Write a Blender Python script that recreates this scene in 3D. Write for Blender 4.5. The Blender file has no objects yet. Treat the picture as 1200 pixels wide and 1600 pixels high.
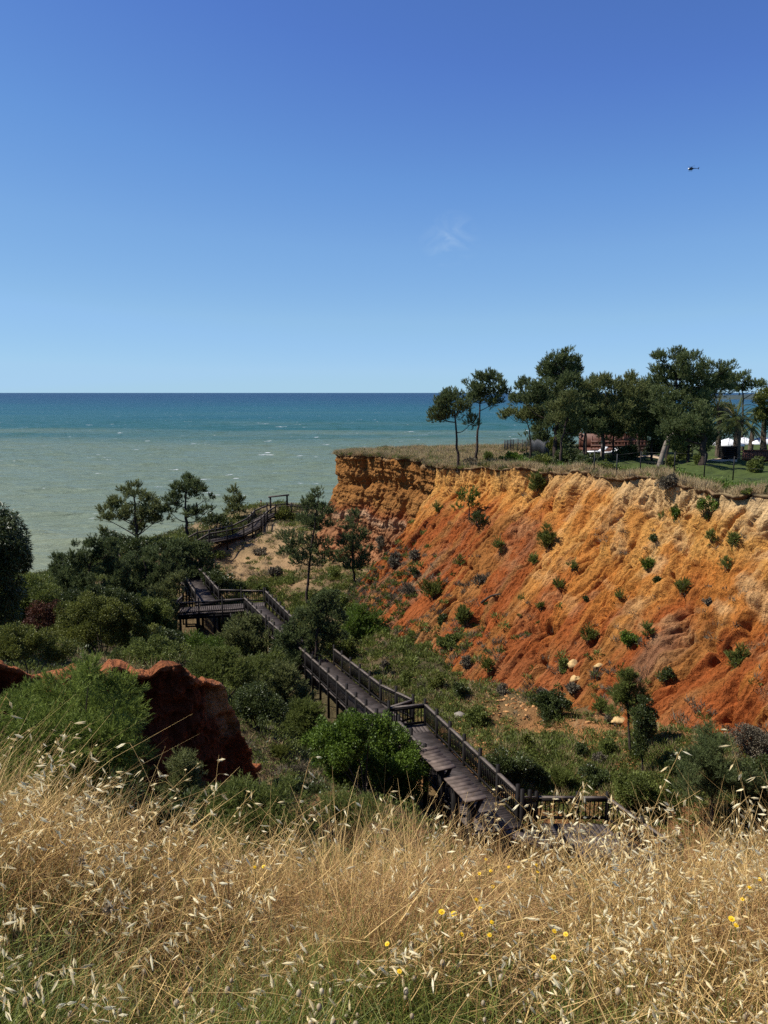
import bpy, math, random
import numpy as np
from mathutils import Vector, Matrix

R = math.radians
rng = np.random.default_rng(7)
random.seed(7)
scene = bpy.context.scene
COL = scene.collection

# ------------------------------------------------------------------ camera, sky, sun, exposure
EZ = 36.0                       # eye height above the sea
FPX = 1200.0
PITCH = math.atan(186.5 / FPX)
CT, ST = math.cos(PITCH), math.sin(PITCH)
cam = bpy.data.cameras.new("camera")
cam.sensor_fit = 'VERTICAL'
cam.sensor_height = 24.0
cam.lens = 24.0 * FPX / 1600.0
cam.clip_start = 0.05
cam.clip_end = 300000.0
camo = bpy.data.objects.new("camera", cam)
camo.location = (0, 0, EZ)
camo.rotation_euler = (math.pi / 2 - PITCH, 0, 0)
COL.objects.link(camo)
scene.camera = camo

SUN_AZ, SUN_EL = R(-91), R(53)
world = bpy.data.worlds.new("World")
scene.world = world
world.use_nodes = True
wn, wl = world.node_tree.nodes, world.node_tree.links
sky = wn.new('ShaderNodeTexSky')
sky.sky_type = 'NISHITA'
sky.sun_disc = False
sky.sun_elevation = SUN_EL
sky.sun_rotation = SUN_AZ
sky.altitude = 0
sky.air_density = 0.7
sky.dust_density = 0.0
sky.ozone_density = 6.0
SKY_STRENGTH = 0.072
wn['Background'].inputs[1].default_value = SKY_STRENGTH
# the camera's rendering of that blue: a gain and gamma for each channel of the sky's radiance
def lin(c): return [((v / 255) / 12.92 if v <= 10.3 else ((v / 255 + .055) / 1.055) ** 2.4) for v in c]
skc = wn.new('ShaderNodeRGBCurve')
raw = [(80,110,158), (94,127,176), (107,144,192), (136,174,213), (179,206,217)]
want = [(83,123,202), (104,151,217), (122,170,225), (147,192,233), (166,206,238)]
for k_ in range(3):
    cv = skc.mapping.curves[k_]
    for r_, w_ in zip(raw, want):
        pt = cv.points.new(lin(r_)[k_], lin(w_)[k_]); pt.handle_type = 'VECTOR'
    cv.points[0].location = (0, 0); cv.points[-1].location = (1, lin((176, 212, 240))[k_])
    cv.points[0].handle_type = cv.points[-1].handle_type = 'VECTOR'
skc.mapping.update()
s01 = wn.new('ShaderNodeVectorMath'); s01.operation = 'SCALE'; s01.inputs['Scale'].default_value = .1; wl.new(sky.outputs[0], s01.inputs[0])
wl.new(s01.outputs[0], skc.inputs['Color'])
s10 = wn.new('ShaderNodeVectorMath'); s10.operation = 'SCALE'; s10.inputs['Scale'].default_value = 10.0; wl.new(skc.outputs[0], s10.inputs[0])
# a faint wisp of high cloud, part of the sky by direction
tc = wn.new('ShaderNodeTexCoord')
def wmath(op, a, b=None):
    m = wn.new('ShaderNodeVectorMath'); m.operation = op
    wl.new(a, m.inputs[0])
    if b is not None: m.inputs[1].default_value = b
    return m
a_, b_ = (703 - 600) / FPX, (800 - 374) / FPX
wd = Vector((a_, CT + ST * b_, -ST + CT * b_)).normalized()
sub = wmath('SUBTRACT', tc.outputs['Generated'], tuple(wd))
scl = wmath('MULTIPLY', sub.outputs[0], (30.0, 30.0, 34.0))
ln = wn.new('ShaderNodeVectorMath'); ln.operation = 'LENGTH'; wl.new(scl.outputs[0], ln.inputs[0])
mr = wn.new('ShaderNodeMapRange'); mr.inputs[1].default_value = 0.15; mr.inputs[2].default_value = 1.2
mr.inputs[3].default_value = 1.0; mr.inputs[4].default_value = 0.0
wl.new(ln.outputs['Value'], mr.inputs[0])
ns = wn.new('ShaderNodeTexNoise'); ns.inputs['Scale'].default_value = 38.0; ns.inputs['Detail'].default_value = 5
ns.inputs['Distortion'].default_value = 1.2
wl.new(wmath('MULTIPLY', tc.outputs['Generated'], (0.6, 0.6, 1.3)).outputs[0], ns.inputs['Vector'])
mr2 = wn.new('ShaderNodeMapRange'); mr2.inputs[1].default_value = 0.42; mr2.inputs[2].default_value = 0.85
wl.new(ns.outputs[0], mr2.inputs[0])
mm = wn.new('ShaderNodeMath'); mm.operation = 'MULTIPLY'; wl.new(mr.outputs[0], mm.inputs[0]); wl.new(mr2.outputs[0], mm.inputs[1])
mm2 = wn.new('ShaderNodeMath'); mm2.operation = 'MULTIPLY'; mm2.inputs[1].default_value = 0.38; wl.new(mm.outputs[0], mm2.inputs[0])
mixw = wn.new('ShaderNodeMixRGB'); wl.new(mm2.outputs[0], mixw.inputs[0]); wl.new(s10.outputs[0], mixw.inputs[1])
mixw.inputs[2].default_value = (6.0, 7.5, 9.0, 1)
wl.new(mixw.outputs[0], wn['Background'].inputs[0])

sun = bpy.data.lights.new("sun", 'SUN')
sun.energy = 5.0
sun.angle = R(0.53)
sun.color = (1.0, 0.955, 0.88)
suno = bpy.data.objects.new("sun", sun)
sd = Vector((math.sin(SUN_AZ) * math.cos(SUN_EL), math.cos(SUN_AZ) * math.cos(SUN_EL), math.sin(SUN_EL)))
suno.rotation_euler = sd.to_track_quat('Z', 'Y').to_euler()
suno.location = (-40, 10, 90)
COL.objects.link(suno)
vs = scene.view_settings
vs.view_transform = 'Standard'; vs.look = 'None'; vs.exposure = 0.47; vs.gamma = 1.0; vs.use_curve_mapping = False
scene.render.engine = 'CYCLES'
cy = scene.cycles
cy.max_bounces = 6; cy.diffuse_bounces = 3; cy.glossy_bounces = 2; cy.transmission_bounces = 3; cy.transparent_max_bounces = 4
cy.use_denoising = False
cy.caustics_reflective = False; cy.caustics_refractive = False

# ------------------------------------------------------------------ helpers
def P(px, py, t):
    """point of the place seen at photo pixel (px, py), t metres along the optical axis"""
    a, b = (px - 600) / FPX, (800 - py) / FPX
    return np.array((a * t, t * (CT + b * ST), EZ + t * (-ST + b * CT)))

def tag(o, label=None, cat=None, group=None, kind=None):
    if label: o['label'] = label
    if cat: o['category'] = cat
    if group: o['group'] = group
    if kind: o['kind'] = kind
    return o

def empty(name, loc, label=None, cat=None, group=None):
    o = bpy.data.objects.new(name, None)
    o.location = tuple(loc); o.empty_display_size = 0.2
    COL.objects.link(o)
    return tag(o, label, cat, group)

class MB:
    """collects vertices and faces of one mesh object"""
    def __init__(s): s.v = []; s.f = []; s.t = []; s.n = 0
    def add(s, v, f, tint=None):
        v = np.asarray(v, float)
        s.v.append(v)
        for q in (f if isinstance(f, list) else [f]):
            s.f.append(np.asarray(q, np.int64) + s.n)
        s.t.append(np.full(len(v), 0.5) if tint is None else np.broadcast_to(np.asarray(tint, float), (len(v),)))
        s.n += len(v)
        return s
    def build(s, name, mat, parent=None, smooth=False, origin=None):
        if not s.v: return None
        return mk(name, np.concatenate(s.v), s.f, mat, parent, smooth, np.concatenate(s.t), origin=origin)

def mesh_data(name, V, F, mat, smooth=False, tint=None, col=None, uv=None):
    V = np.asarray(V, np.float64)
    F = F if isinstance(F, list) else [F]
    F = [np.asarray(f, np.int64) for f in F if len(f)]
    me = bpy.data.meshes.new(name)
    me.vertices.add(len(V)); me.vertices.foreach_set('co', V.astype(np.float32).ravel())
    li = np.concatenate([f.ravel() for f in F])
    tot = np.concatenate([np.full(len(f), f.shape[1]) for f in F])
    st = np.concatenate([[0], np.cumsum(tot)[:-1]])
    me.loops.add(len(li)); me.loops.foreach_set('vertex_index', li.astype(np.int32))
    me.polygons.add(len(tot)); me.polygons.foreach_set('loop_start', st.astype(np.int32))
    me.polygons.foreach_set('loop_total', tot.astype(np.int32))
    if smooth: me.polygons.foreach_set('use_smooth', np.ones(len(tot), bool))
    me.update(calc_edges=True)
    if tint is not None:
        at = me.attributes.new('tint', 'FLOAT', 'POINT'); at.data.foreach_set('value', np.asarray(tint, np.float32))
    if col is not None:
        at = me.attributes.new('col', 'FLOAT_COLOR', 'POINT')
        at.data.foreach_set('color', np.concatenate([col, np.ones((len(col), 1))], 1).astype(np.float32).ravel())
    if uv is not None:
        l = me.uv_layers.new(name='UVMap'); l.data.foreach_set('uv', uv[li].astype(np.float32).ravel())
    if mat: me.materials.append(mat)
    return me

def mk(name, V, F, mat, parent=None, smooth=False, tint=None, col=None, uv=None, origin=None):
    """one mesh object; V in world coordinates, stored relative to its origin (or its parent's)"""
    V = np.asarray(V, np.float64)
    if parent is not None:
        loc = world_loc(parent)
        V = V - loc
    elif origin is not None:
        V = V - np.asarray(origin)
    o = bpy.data.objects.new(name, mesh_data(name, V, F, mat, smooth, tint, col, uv))
    if parent is not None: o.parent = parent
    elif origin is not None: o.location = tuple(origin)
    COL.objects.link(o)
    return o

def world_loc(o):
    l = np.zeros(3)
    while o is not None:
        l = l + np.array(o.location); o = o.parent
    return l

def box(c, s, rz=0.0, tilt=None):
    x, y, z = np.array(s) / 2
    v = np.array([(-x,-y,-z),(x,-y,-z),(x,y,-z),(-x,y,-z),(-x,-y,z),(x,-y,z),(x,y,z),(-x,y,z)])
    if tilt is not None: v = v @ np.array(tilt).T
    if rz:
        cz, sz = math.cos(rz), math.sin(rz)
        v = v @ np.array([(cz, sz, 0), (-sz, cz, 0), (0, 0, 1)])
    return v + np.array(c), np.array([(0,3,2,1),(4,5,6,7),(0,1,5,4),(1,2,6,5),(2,3,7,6),(3,0,4,7)])

def beam(p, q, w, h, up=(0, 0, 1)):
    p, q = np.array(p, float), np.array(q, float)
    d = q - p; L = np.linalg.norm(d); d = d / L
    s = np.cross(d, up)
    if np.linalg.norm(s) < 1e-4: s = np.cross(d, (0, 1, 0))
    s /= np.linalg.norm(s); u = np.cross(s, d)
    v = [p + s*a*w/2 + u*b*h/2 for a, b in ((-1,-1),(1,-1),(1,1),(-1,1))] + [q + s*a*w/2 + u*b*h/2 for a, b in ((-1,-1),(1,-1),(1,1),(-1,1))]
    return np.array(v), np.array([(3,2,1,0),(4,5,6,7),(0,1,5,4),(1,2,6,5),(2,3,7,6),(3,0,4,7)])

def tube(pts, rad, sides=7):
    pts = np.array(pts, float); n = len(pts)
    rad = np.broadcast_to(np.asarray(rad, float), (n,))
    tan = np.gradient(pts, axis=0); tan /= np.linalg.norm(tan, axis=1)[:, None] + 1e-9
    ref = np.array((0.31, 0.95, 0.05))
    s = np.cross(tan, ref); s /= np.linalg.norm(s, axis=1)[:, None] + 1e-9
    u = np.cross(s, tan)
    an = np.arange(sides) / sides * 2 * math.pi
    V = pts[:, None] + rad[:, None, None] * (np.cos(an)[None, :, None] * s[:, None] + np.sin(an)[None, :, None] * u[:, None])
    i = np.arange(n - 1)[:, None] * sides; j = np.arange(sides)[None]
    jn = (j + 1) % sides
    F = np.stack([i + j, i + jn, i + sides + jn, i + sides + j], -1).reshape(-1, 4)
    return V.reshape(-1, 3), F

def ico(c, r, seed=0, rough=0.0):
    """small rounded body: a UV ball with radii r"""
    nu, nv = 10, 7
    th = np.linspace(0, math.pi, nv); ph = np.arange(nu) / nu * 2 * math.pi
    V = np.stack([np.sin(th)[:, None] * np.cos(ph), np.sin(th)[:, None] * np.sin(ph), np.cos(th)[:, None] * np.ones(nu)], -1).reshape(-1, 3)
    if rough: V = V * (1 + rough * (fbm(V * 1.7 + seed * 3.1, 2) - 0.5))[:, None]
    i = np.arange(nv - 1)[:, None] * nu; j = np.arange(nu)[None]; jn = (j + 1) % nu
    F = np.stack([i + j, i + nu + j, i + nu + jn, i + jn], -1).reshape(-1, 4)
    return V * np.asarray(r) + np.asarray(c), F

def smooth_path(pts, n):
    pts = np.array(pts, float); m = len(pts)
    if m == 2:
        k = np.linspace(0, 1, n)[:, None]; return pts[0] * (1 - k) + pts[1] * k
    t = np.linspace(0, m - 1, n); i = np.clip(t.astype(int), 0, m - 2); f = (t - i)[:, None]
    p0 = pts[np.clip(i - 1, 0, m - 1)]; p1 = pts[i]; p2 = pts[i + 1]; p3 = pts[np.clip(i + 2, 0, m - 1)]
    return 0.5 * ((2*p1) + (-p0+p2)*f + (2*p0-5*p1+4*p2-p3)*f*f + (-p0+3*p1-3*p2+p3)*f**3)

def _hash(x, y, z, seed):
    h = (x.astype(np.uint32) * np.uint32(374761393)) ^ (y.astype(np.uint32) * np.uint32(668265263)) ^ (z.astype(np.uint32) * np.uint32(2246822519)) ^ np.uint32((seed * 3266489917 + 12345) & 0xffffffff)
    h = (h ^ (h >> np.uint32(13))) * np.uint32(1274126177)
    h = (h ^ (h >> np.uint32(16))) * np.uint32(2654435761)
    return ((h ^ (h >> np.uint32(15))) & np.uint32(0xffffff)).astype(np.float64) / 16777215.0

def vnoise(p, seed=0):
    p = np.asarray(p, float)
    b = np.floor(p); f = p - b; f = f * f * f * (f * (f * 6 - 15) + 10)
    b = b.astype(np.int64) + 100000
    r = 0
    for dx in (0, 1):
        for dy in (0, 1):
            for dz in (0, 1):
                w = (f[..., 0] if dx else 1 - f[..., 0]) * (f[..., 1] if dy else 1 - f[..., 1]) * (f[..., 2] if dz else 1 - f[..., 2])
                r = r + w * _hash(b[..., 0] + dx, b[..., 1] + dy, b[..., 2] + dz, seed)
    return r

def fbm(p, octv=4, seed=0, gain=0.5):
    p = np.asarray(p, float); a = 1.0; s = 0; t = 0
    for k in range(octv):
        s = s + a * vnoise(p * (2.03 ** k) + k * 17.3, seed + k); t += a; a *= gain
    return s / t

def ridged(p, octv=3, seed=0):
    p = np.asarray(p, float); a = 1.0; s = 0; t = 0
    for k in range(octv):
        s = s + a * (1 - np.abs(2 * vnoise(p * (2.1 ** k) + k * 9.7, seed + k) - 1)); t += a; a *= 0.5
    return s / t

def sstep(a, b, x):
    t = np.clip((x - a) / (b - a), 0, 1); return t * t * (3 - 2 * t)

def grid_faces(nr, nc):
    i = np.arange(nr - 1)[:, None] * nc; j = np.arange(nc - 1)[None]
    return np.stack([i + j, i + j + 1, i + nc + j + 1, i + nc + j], -1).reshape(-1, 4)

class TPS:
    def __init__(s, xy, z, lam=0.02):
        s.xy = np.array(xy, float); z = np.array(z, float); n = len(z)
        K = s.k(s.xy, s.xy) + lam * np.eye(n) * 10
        Q = np.concatenate([np.ones((n, 1)), s.xy], 1)
        A = np.zeros((n + 3, n + 3)); A[:n, :n] = K; A[:n, n:] = Q; A[n:, :n] = Q.T
        s.w = np.linalg.lstsq(A, np.concatenate([z, np.zeros(3)]), rcond=None)[0]
    @staticmethod
    def k(a, b):
        d2 = ((a[:, None] - b[None]) ** 2).sum(-1)
        return 0.5 * d2 * np.log(d2 + 1e-9)
    def __call__(s, q):
        q = np.atleast_2d(np.asarray(q, float)); n = len(s.xy); out = np.empty(len(q))
        for i in range(0, len(q), 20000):
            c = q[i:i+20000]
            out[i:i+20000] = s.k(c, s.xy) @ s.w[:n] + s.w[n] + c @ s.w[n+1:]
        return out

# ------------------------------------------------------------------ materials
def new_mat(name):
    m = bpy.data.materials.new(name); m.use_nodes = True
    nt = m.node_tree; b = nt.nodes['Principled BSDF']
    return m, nt, b

def setin(b, key, val):
    if key in b.inputs: b.inputs[key].default_value = val

def plain(name, colr, rough=0.7, var=0.25, scale=8.0, bump=0.0, metal=0.0, stretch=None, spec=0.3):
    m, nt, b = new_mat(name)
    N, L = nt.nodes, nt.links
    t = N.new('ShaderNodeTexCoord'); src = t.outputs['Object']
    if stretch:
        mp = N.new('ShaderNodeMapping'); mp.inputs['Scale'].default_value = stretch; L.new(src, mp.inputs[0]); src = mp.outputs[0]
    n = N.new('ShaderNodeTexNoise'); n.inputs['Scale'].default_value = scale; n.inputs['Detail'].default_value = 6; L.new(src, n.inputs['Vector'])
    r = N.new('ShaderNodeMapRange'); r.inputs[1].default_value = 0.3; r.inputs[2].default_value = 0.7; r.inputs[3].default_value = 1 - var; r.inputs[4].default_value = 1 + var
    L.new(n.outputs[0], r.inputs[0])
    mx = N.new('ShaderNodeVectorMath'); mx.operation = 'SCALE'; mx.inputs[0].default_value = colr[:3]; L.new(r.outputs[0], mx.inputs['Scale'])
    L.new(mx.outputs[0], b.inputs['Base Color'])
    b.inputs['Roughness'].default_value = rough; b.inputs['Metallic'].default_value = metal
    setin(b, 'Specular IOR Level', spec)
    if bump:
        bp = N.new('ShaderNodeBump'); bp.inputs['Strength'].default_value = bump; bp.inputs['Distance'].default_value = 0.03
        L.new(n.outputs[0], bp.inputs['Height']); L.new(bp.outputs[0], b.inputs['Normal'])
    return m

def leafy(name, ca, cb, trans=0.25, rough=0.55, spec=0.25, cc=None):
    """foliage whose leaves vary between colours by their own 'tint'"""
    m, nt, b = new_mat(name)
    N, L = nt.nodes, nt.links
    a = N.new('ShaderNodeAttribute'); a.attribute_name = 'tint'
    cr = N.new('ShaderNodeValToRGB')
    cr.color_ramp.elements[0].color = (*ca, 1); cr.color_ramp.elements[1].color = (*cb, 1)
    if cc is not None:
        cr.color_ramp.elements[1].position = 0.8
        e = cr.color_ramp.elements.new(1.0); e.color = (*cc, 1)
    L.new(a.outputs['Fac'], cr.inputs[0]); L.new(cr.outputs[0], b.inputs['Base Color'])
    b.inputs['Roughness'].default_value = rough; setin(b, 'Specular IOR Level', spec)
    tr = N.new('ShaderNodeBsdfTranslucent'); L.new(cr.outputs[0], tr.inputs[0])
    mx = N.new('ShaderNodeMixShader'); mx.inputs[0].default_value = trans
    L.new(b.outputs[0], mx.inputs[1]); L.new(tr.outputs[0], mx.inputs[2])
    L.new(mx.outputs[0], N['Material Output'].inputs[0])
    return m

def earth(name, uvs=False, bump=0.5, fine=9.0, dist=.12):
    """soil and rock: colour from the mesh's own 'col', broken up by noise, with a rough bump"""
    m, nt, b = new_mat(name)
    N, L = nt.nodes, nt.links
    a = N.new('ShaderNodeAttribute'); a.attribute_name = 'col'
    t = N.new('ShaderNodeTexCoord')
    n1 = N.new('ShaderNodeTexNoise'); n1.inputs['Scale'].default_value = fine; n1.inputs['Detail'].default_value = 8; n1.inputs['Roughness'].default_value = 0.65
    L.new(t.outputs['Object'], n1.inputs['Vector'])
    r1 = N.new('ShaderNodeMapRange'); r1.inputs[1].default_value = 0.28; r1.inputs[2].default_value = 0.72; r1.inputs[3].default_value = 0.45; r1.inputs[4].default_value = 0.86
    L.new(n1.outputs[0], r1.inputs[0])
    h = n1.outputs[0]
    sc = N.new('ShaderNodeVectorMath'); sc.operation = 'SCALE'; L.new(a.outputs['Color'], sc.inputs[0]); L.new(r1.outputs[0], sc.inputs['Scale'])
    if uvs:
        mp = N.new('ShaderNodeMapping'); mp.inputs['Scale'].default_value = (5.0, 0.6, 1); L.new(t.outputs['UV'], mp.inputs[0])
        n2 = N.new('ShaderNodeTexNoise'); n2.inputs['Scale'].default_value = 1.0; n2.inputs['Detail'].default_value = 6; n2.inputs['Distortion'].default_value = 0.6; L.new(mp.outputs[0], n2.inputs['Vector'])
        r2 = N.new('ShaderNodeMapRange'); r2.inputs[1].default_value = 0.3; r2.inputs[2].default_value = 0.7; r2.inputs[3].default_value = 0.75; r2.inputs[4].default_value = 1.22
        L.new(n2.outputs[0], r2.inputs[0])
        s2 = N.new('ShaderNodeVectorMath'); s2.operation = 'SCALE'; L.new(sc.outputs[0], s2.inputs[0]); L.new(r2.outputs[0], s2.inputs['Scale']); sc = s2
        ad = N.new('ShaderNodeMath'); ad.operation = 'ADD'; L.new(n1.outputs[0], ad.inputs[0]); L.new(n2.outputs[0], ad.inputs[1]); h = ad.outputs[0]
    L.new(sc.outputs[0], b.inputs['Base Color'])
    b.inputs['Roughness'].default_value = 0.95; setin(b, 'Specular IOR Level', 0.1)
    bp = N.new('ShaderNodeBump'); bp.inputs['Strength'].default_value = bump; bp.inputs['Distance'].default_value = dist
    L.new(h, bp.inputs['Height']); L.new(bp.outputs[0], b.inputs['Normal'])
    return m

M_GROUND = earth('soil', False, 0.9, 5.0, .18)
M_CLIFF = earth('orange_cliff_earth', True, 1.0, 6.5, .20)
M_TURF = earth('plateau_turf', False, 0.4, 7.0)
M_WOOD = plain('dark_weathered_wood', (0.0105, 0.0085, 0.0072), 0.65, 0.4, 9, 0.2, stretch=(1, 1, 0.3), spec=0.15)
M_RAILTOP = plain('sunlit_top_wood', (0.120, 0.098, 0.080), 0.65, 0.35, 6, 0.2, spec=0.15)  # top beams: the dark wood again, its paleness in sun put into the colour
M_DECK = plain('brown_grey_deck_boards', (0.074, 0.060, 0.053), 0.8, 0.5, 2.6, 0.3, spec=0.12)
M_ROOFBOARD = plain('grey_brown_roof_boards', (0.120, 0.090, 0.072), 0.8, 0.5, 3.0, 0.3, spec=0.12)
M_BARK = plain('dark_pine_bark', (0.045, 0.033, 0.026), 0.9, 0.5, 5, 0.5, spec=0.1)
M_PALEBARK = plain('pale_bare_wood', (0.19, 0.155, 0.125), 0.85, 0.3, 4, 0.4, spec=0.1)
M_TWIG = plain('grey_brown_twigs', (0.09, 0.07, 0.055), 0.9, 0.4, 9, spec=0.1)
M_PINE = leafy('pine_needles', (0.018, 0.032, 0.010), (0.170, 0.205, 0.072), 0.25, 0.55, 0.2)
M_PINELIGHT = leafy('olive_pine_needles', (0.032, 0.048, 0.014), (0.235, 0.250, 0.085), 0.25, 0.55, 0.2)
M_BRIGHT = leafy('bright_green_leaves', (0.026, 0.054, 0.007), (0.145, 0.215, 0.026), 0.3, 0.5, 0.3)
M_LEAF = leafy('mid_green_leaves', (0.028, 0.044, 0.009), (0.200, 0.230, 0.050), 0.32, 0.55, 0.25)
M_DARKLEAF = leafy('dark_glossy_leaves', (0.016, 0.026, 0.007), (0.092, 0.115, 0.030), 0.22, 0.45, 0.35)
M_OLIVE = leafy('yellow_olive_leaves', (0.034, 0.042, 0.008), (0.185, 0.200, 0.038), 0.3, 0.55, 0.25)
M_GREY = leafy('grey_dry_twiggy_leaves', (0.060, 0.050, 0.034), (0.200, 0.170, 0.115), 0.15, 0.8, 0.1)
M_RED = leafy('reddish_brown_leaves', (0.045, 0.018, 0.010), (0.130, 0.050, 0.026), 0.2, 0.6, 0.2)
M_STRAW = leafy('dry_straw', (0.17, 0.082, 0.018), (0.90, 0.63, 0.25), 0.34, 0.55, 0.25)
M_RIMSTRAW = leafy('rim_dry_grass', (0.17, 0.115, 0.050), (0.58, 0.44, 0.24), 0.2, 0.8, 0.1)
M_LITTER = leafy('brown_dead_stalks', (0.075, 0.030, 0.011), (0.46, 0.255, 0.095), 0.15, 0.7, 0.15)
M_GREENGRASS = leafy('green_grass', (0.055, 0.080, 0.012), (0.300, 0.330, 0.070), 0.35, 0.5, 0.3)
M_OAT = leafy('pale_oat_husks', (0.80, 0.64, 0.32), (0.97, 0.89, 0.62), 0.5, 0.55, 0.15)
M_BROME = leafy('reddish_brome', (0.24, 0.115, 0.045), (0.58, 0.35, 0.15), 0.25, 0.6, 0.2)
M_YELLOW = plain('yellow_petals', (0.80, 0.52, 0.015), 0.5, 0.15, 60)
M_FRUIT = leafy('grey_seed_heads', (0.36, 0.27, 0.16), (0.62, 0.52, 0.36), 0.3, 0.8, 0.1)
M_WHITE = plain('white_canvas', (0.78, 0.78, 0.78), 0.7, 0.05, 3)
M_REDWOOD = plain('red_brown_timber', (0.115, 0.046, 0.028), 0.6, 0.3, 6)
M_METAL = plain('dark_fence_metal', (0.02, 0.02, 0.02), 0.5, 0.2, 6)
M_PALMTRUNK = plain('fibrous_palm_trunk', (0.105, 0.080, 0.055), 0.95, 0.5, 7, 0.6)
M_FEATHER = leafy('feathery_bush_leaves', (0.040, 0.068, 0.010), (0.250, 0.310, 0.060), 0.35, 0.55, 0.15)
M_PALM = leafy('palm_fronds', (0.022, 0.036, 0.008), (0.13, 0.15, 0.045), 0.25, 0.4, 0.4, cc=(0.26, 0.20, 0.03))
#SETTING
# ------------------------------------------------------------------ boardwalk route (deck level), used to lay the ground under it
DECK_MAIN = [P(1040,1385,23.0), P(945,1312,24.6), P(857,1312,24.4), P(778,1297,22.2), P(643,1146,30.2)]
DECK_STAIR = [P(618,1146,30.4), P(552,1090,35.2), P(500,1042,41), P(440,990,48.5), P(396,948,57)]
DECK_PLAT = [P(396,948,57), P(280,955,56.5)]
DECK_TURN = [P(322,941,58.5), P(301,910,64), P(268,884,72)]
RIDGE = [P(296,860,78), P(318,847,80), P(346,842,82), P(372,836,84.5), P(398,823,87), P(408,811,90), P(424,803,92), P(452,801,93), P(500,806,95)]

# ------------------------------------------------------------------ terrain
ctl = []
def g(px, py, t, dz=0.0):
    p = P(px, py, t); ctl.append((p[0], p[1], p[2] + dz))
def gw(x, y, z): ctl.append((x, y, z + EZ))
for x in (-3, 0, 3):
    gw(x, -3, -1.2); gw(x, 0, -1.62)
for x, z in ((-2.4, -1.72), (-1.2, -1.84), (-.62, -2.13), (-.3, -2.06), (0, -1.96), (.5, -2.07), (1.2, -2.02), (2.4, -1.98)):
    gw(x, 2.3, z)
for x, z in ((-3.2, -2.2), (-1.0, -2.5), (1.0, -2.7), (3.2, -2.6)): gw(x, 3.6, z)
for x, z in ((-4, -3.6), (-1.5, -3.9), (1.5, -4.05), (4, -3.95)): gw(x, 5, z)
for x, z in ((-5, -4.9), (-2, -5.25), (2, -5.5), (6, -5.4)): gw(x, 7, z)
for x, z in ((-6, -6.0), (-3, -6.4), (0, -6.9), (4, -7.0), (9, -6.7)): gw(x, 9, z)
for x, z in ((-14, -7.0), (-9, -8.3), (-5.5, -8.7), (-2.5, -9.3), (2, -10.6), (7, -11.2), (12, -10.6)): gw(x, 15, z)
for q, dz in ((DECK_MAIN, -1.1), (DECK_STAIR, -1.5), (DECK_PLAT, -2.3), (DECK_TURN, -1.6), (RIDGE, -0.7)):
    for a in q: ctl.append((a[0], a[1], a[2] + dz))
for a in ((1190,1230,26.5),(1050,1250,26.5),(1120,1190,28),(900,1220,29),(850,1150,33),(760,1110,36),(700,1060,42),(620,1060,41),(650,990,50),(600,935,60),(520,950,60),
          (450,965,60),(330,990,59),(300,1015,54),(380,1050,44),(420,1130,33.5),(470,1200,27),(560,1235,24.5),(410,1215,23.5),(430,1170,27),(560,1010,50),
          (100,1010,38),(0,1000,30),(0,960,45),(200,965,52),(130,945,57),(215,852,85),(290,850,86),(110,902,75),(55,912,90),(160,885,80),(250,880,74),
          (365,806,95),(405,790,98),(450,792,98),(500,795,98),(420,820,88.5),(430,872,78),(350,890,77),(480,880,75),(560,885,74),(350,925,66),(330,870,80),(640,905,62)):
    g(*a)
for x, y, z in ((-50,60,-16),(-50,90,-22),(-30,110,-24),(-70,110,-34),(-60,135,-36.0),(-30,135,-35.5),(-15,118,-27),(0,118,-28),(10,140,-36),(-90,150,-38),(-40,160,-39),(20,165,-39),(-100,100,-35),
                (60,165,-39),(120,165,-39),(-110,40,-14),(-60,30,-10),(-30,22,-8),(15,45,-15),(20,35,-14),(30,30,-14),(10,58,-16),(25,60,-17),(8,75,-18),(40,80,-20),(90,80,-22),(90,30,-16),(40,10,-10),(20,110,-28),(90,120,-32)):
    gw(x, y, z)
ctl = np.array(ctl)
_tps = TPS(ctl[:, :2], ctl[:, 2], 0.004)
def terr(xy): return _tps(xy)

NY, NX = 620, 460
yy = np.concatenate([np.linspace(-5, 5, 120), 5 + (np.geomspace(1, 171, NY - 120) - 1)])
ss = np.linspace(-1, 1, NX)
XX = ss[None] * 0.8 * (yy[:, None] + 11.0); YY = np.repeat(yy[:, None], NX, 1)
XY = np.stack([XX, YY], -1).reshape(-1, 2)
Z = terr(XY)
P3 = np.concatenate([XY, np.zeros((len(XY), 1))], 1)
far = sstep(3.5, 12, XY[:, 1])
Z += far * ((ridged(P3 * np.array([.8, .22, 1]), 2, 15) - .6) * .55 * np.exp(-((XY - P(425,860,80)[:2]) ** 2 / np.array((110, 120))).sum(1)) + (fbm(P3 * 0.35, 4, 3) - 0.5) * 1.1 + (ridged(P3 * 0.9, 3, 9) - 0.5) * 0.35) + (1 - far) * (fbm(P3 * 1.6, 3, 5) - 0.5) * 0.16
Z = np.maximum(Z, -3.0)
TERR = np.concatenate([XY, Z[:, None]], 1)
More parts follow.
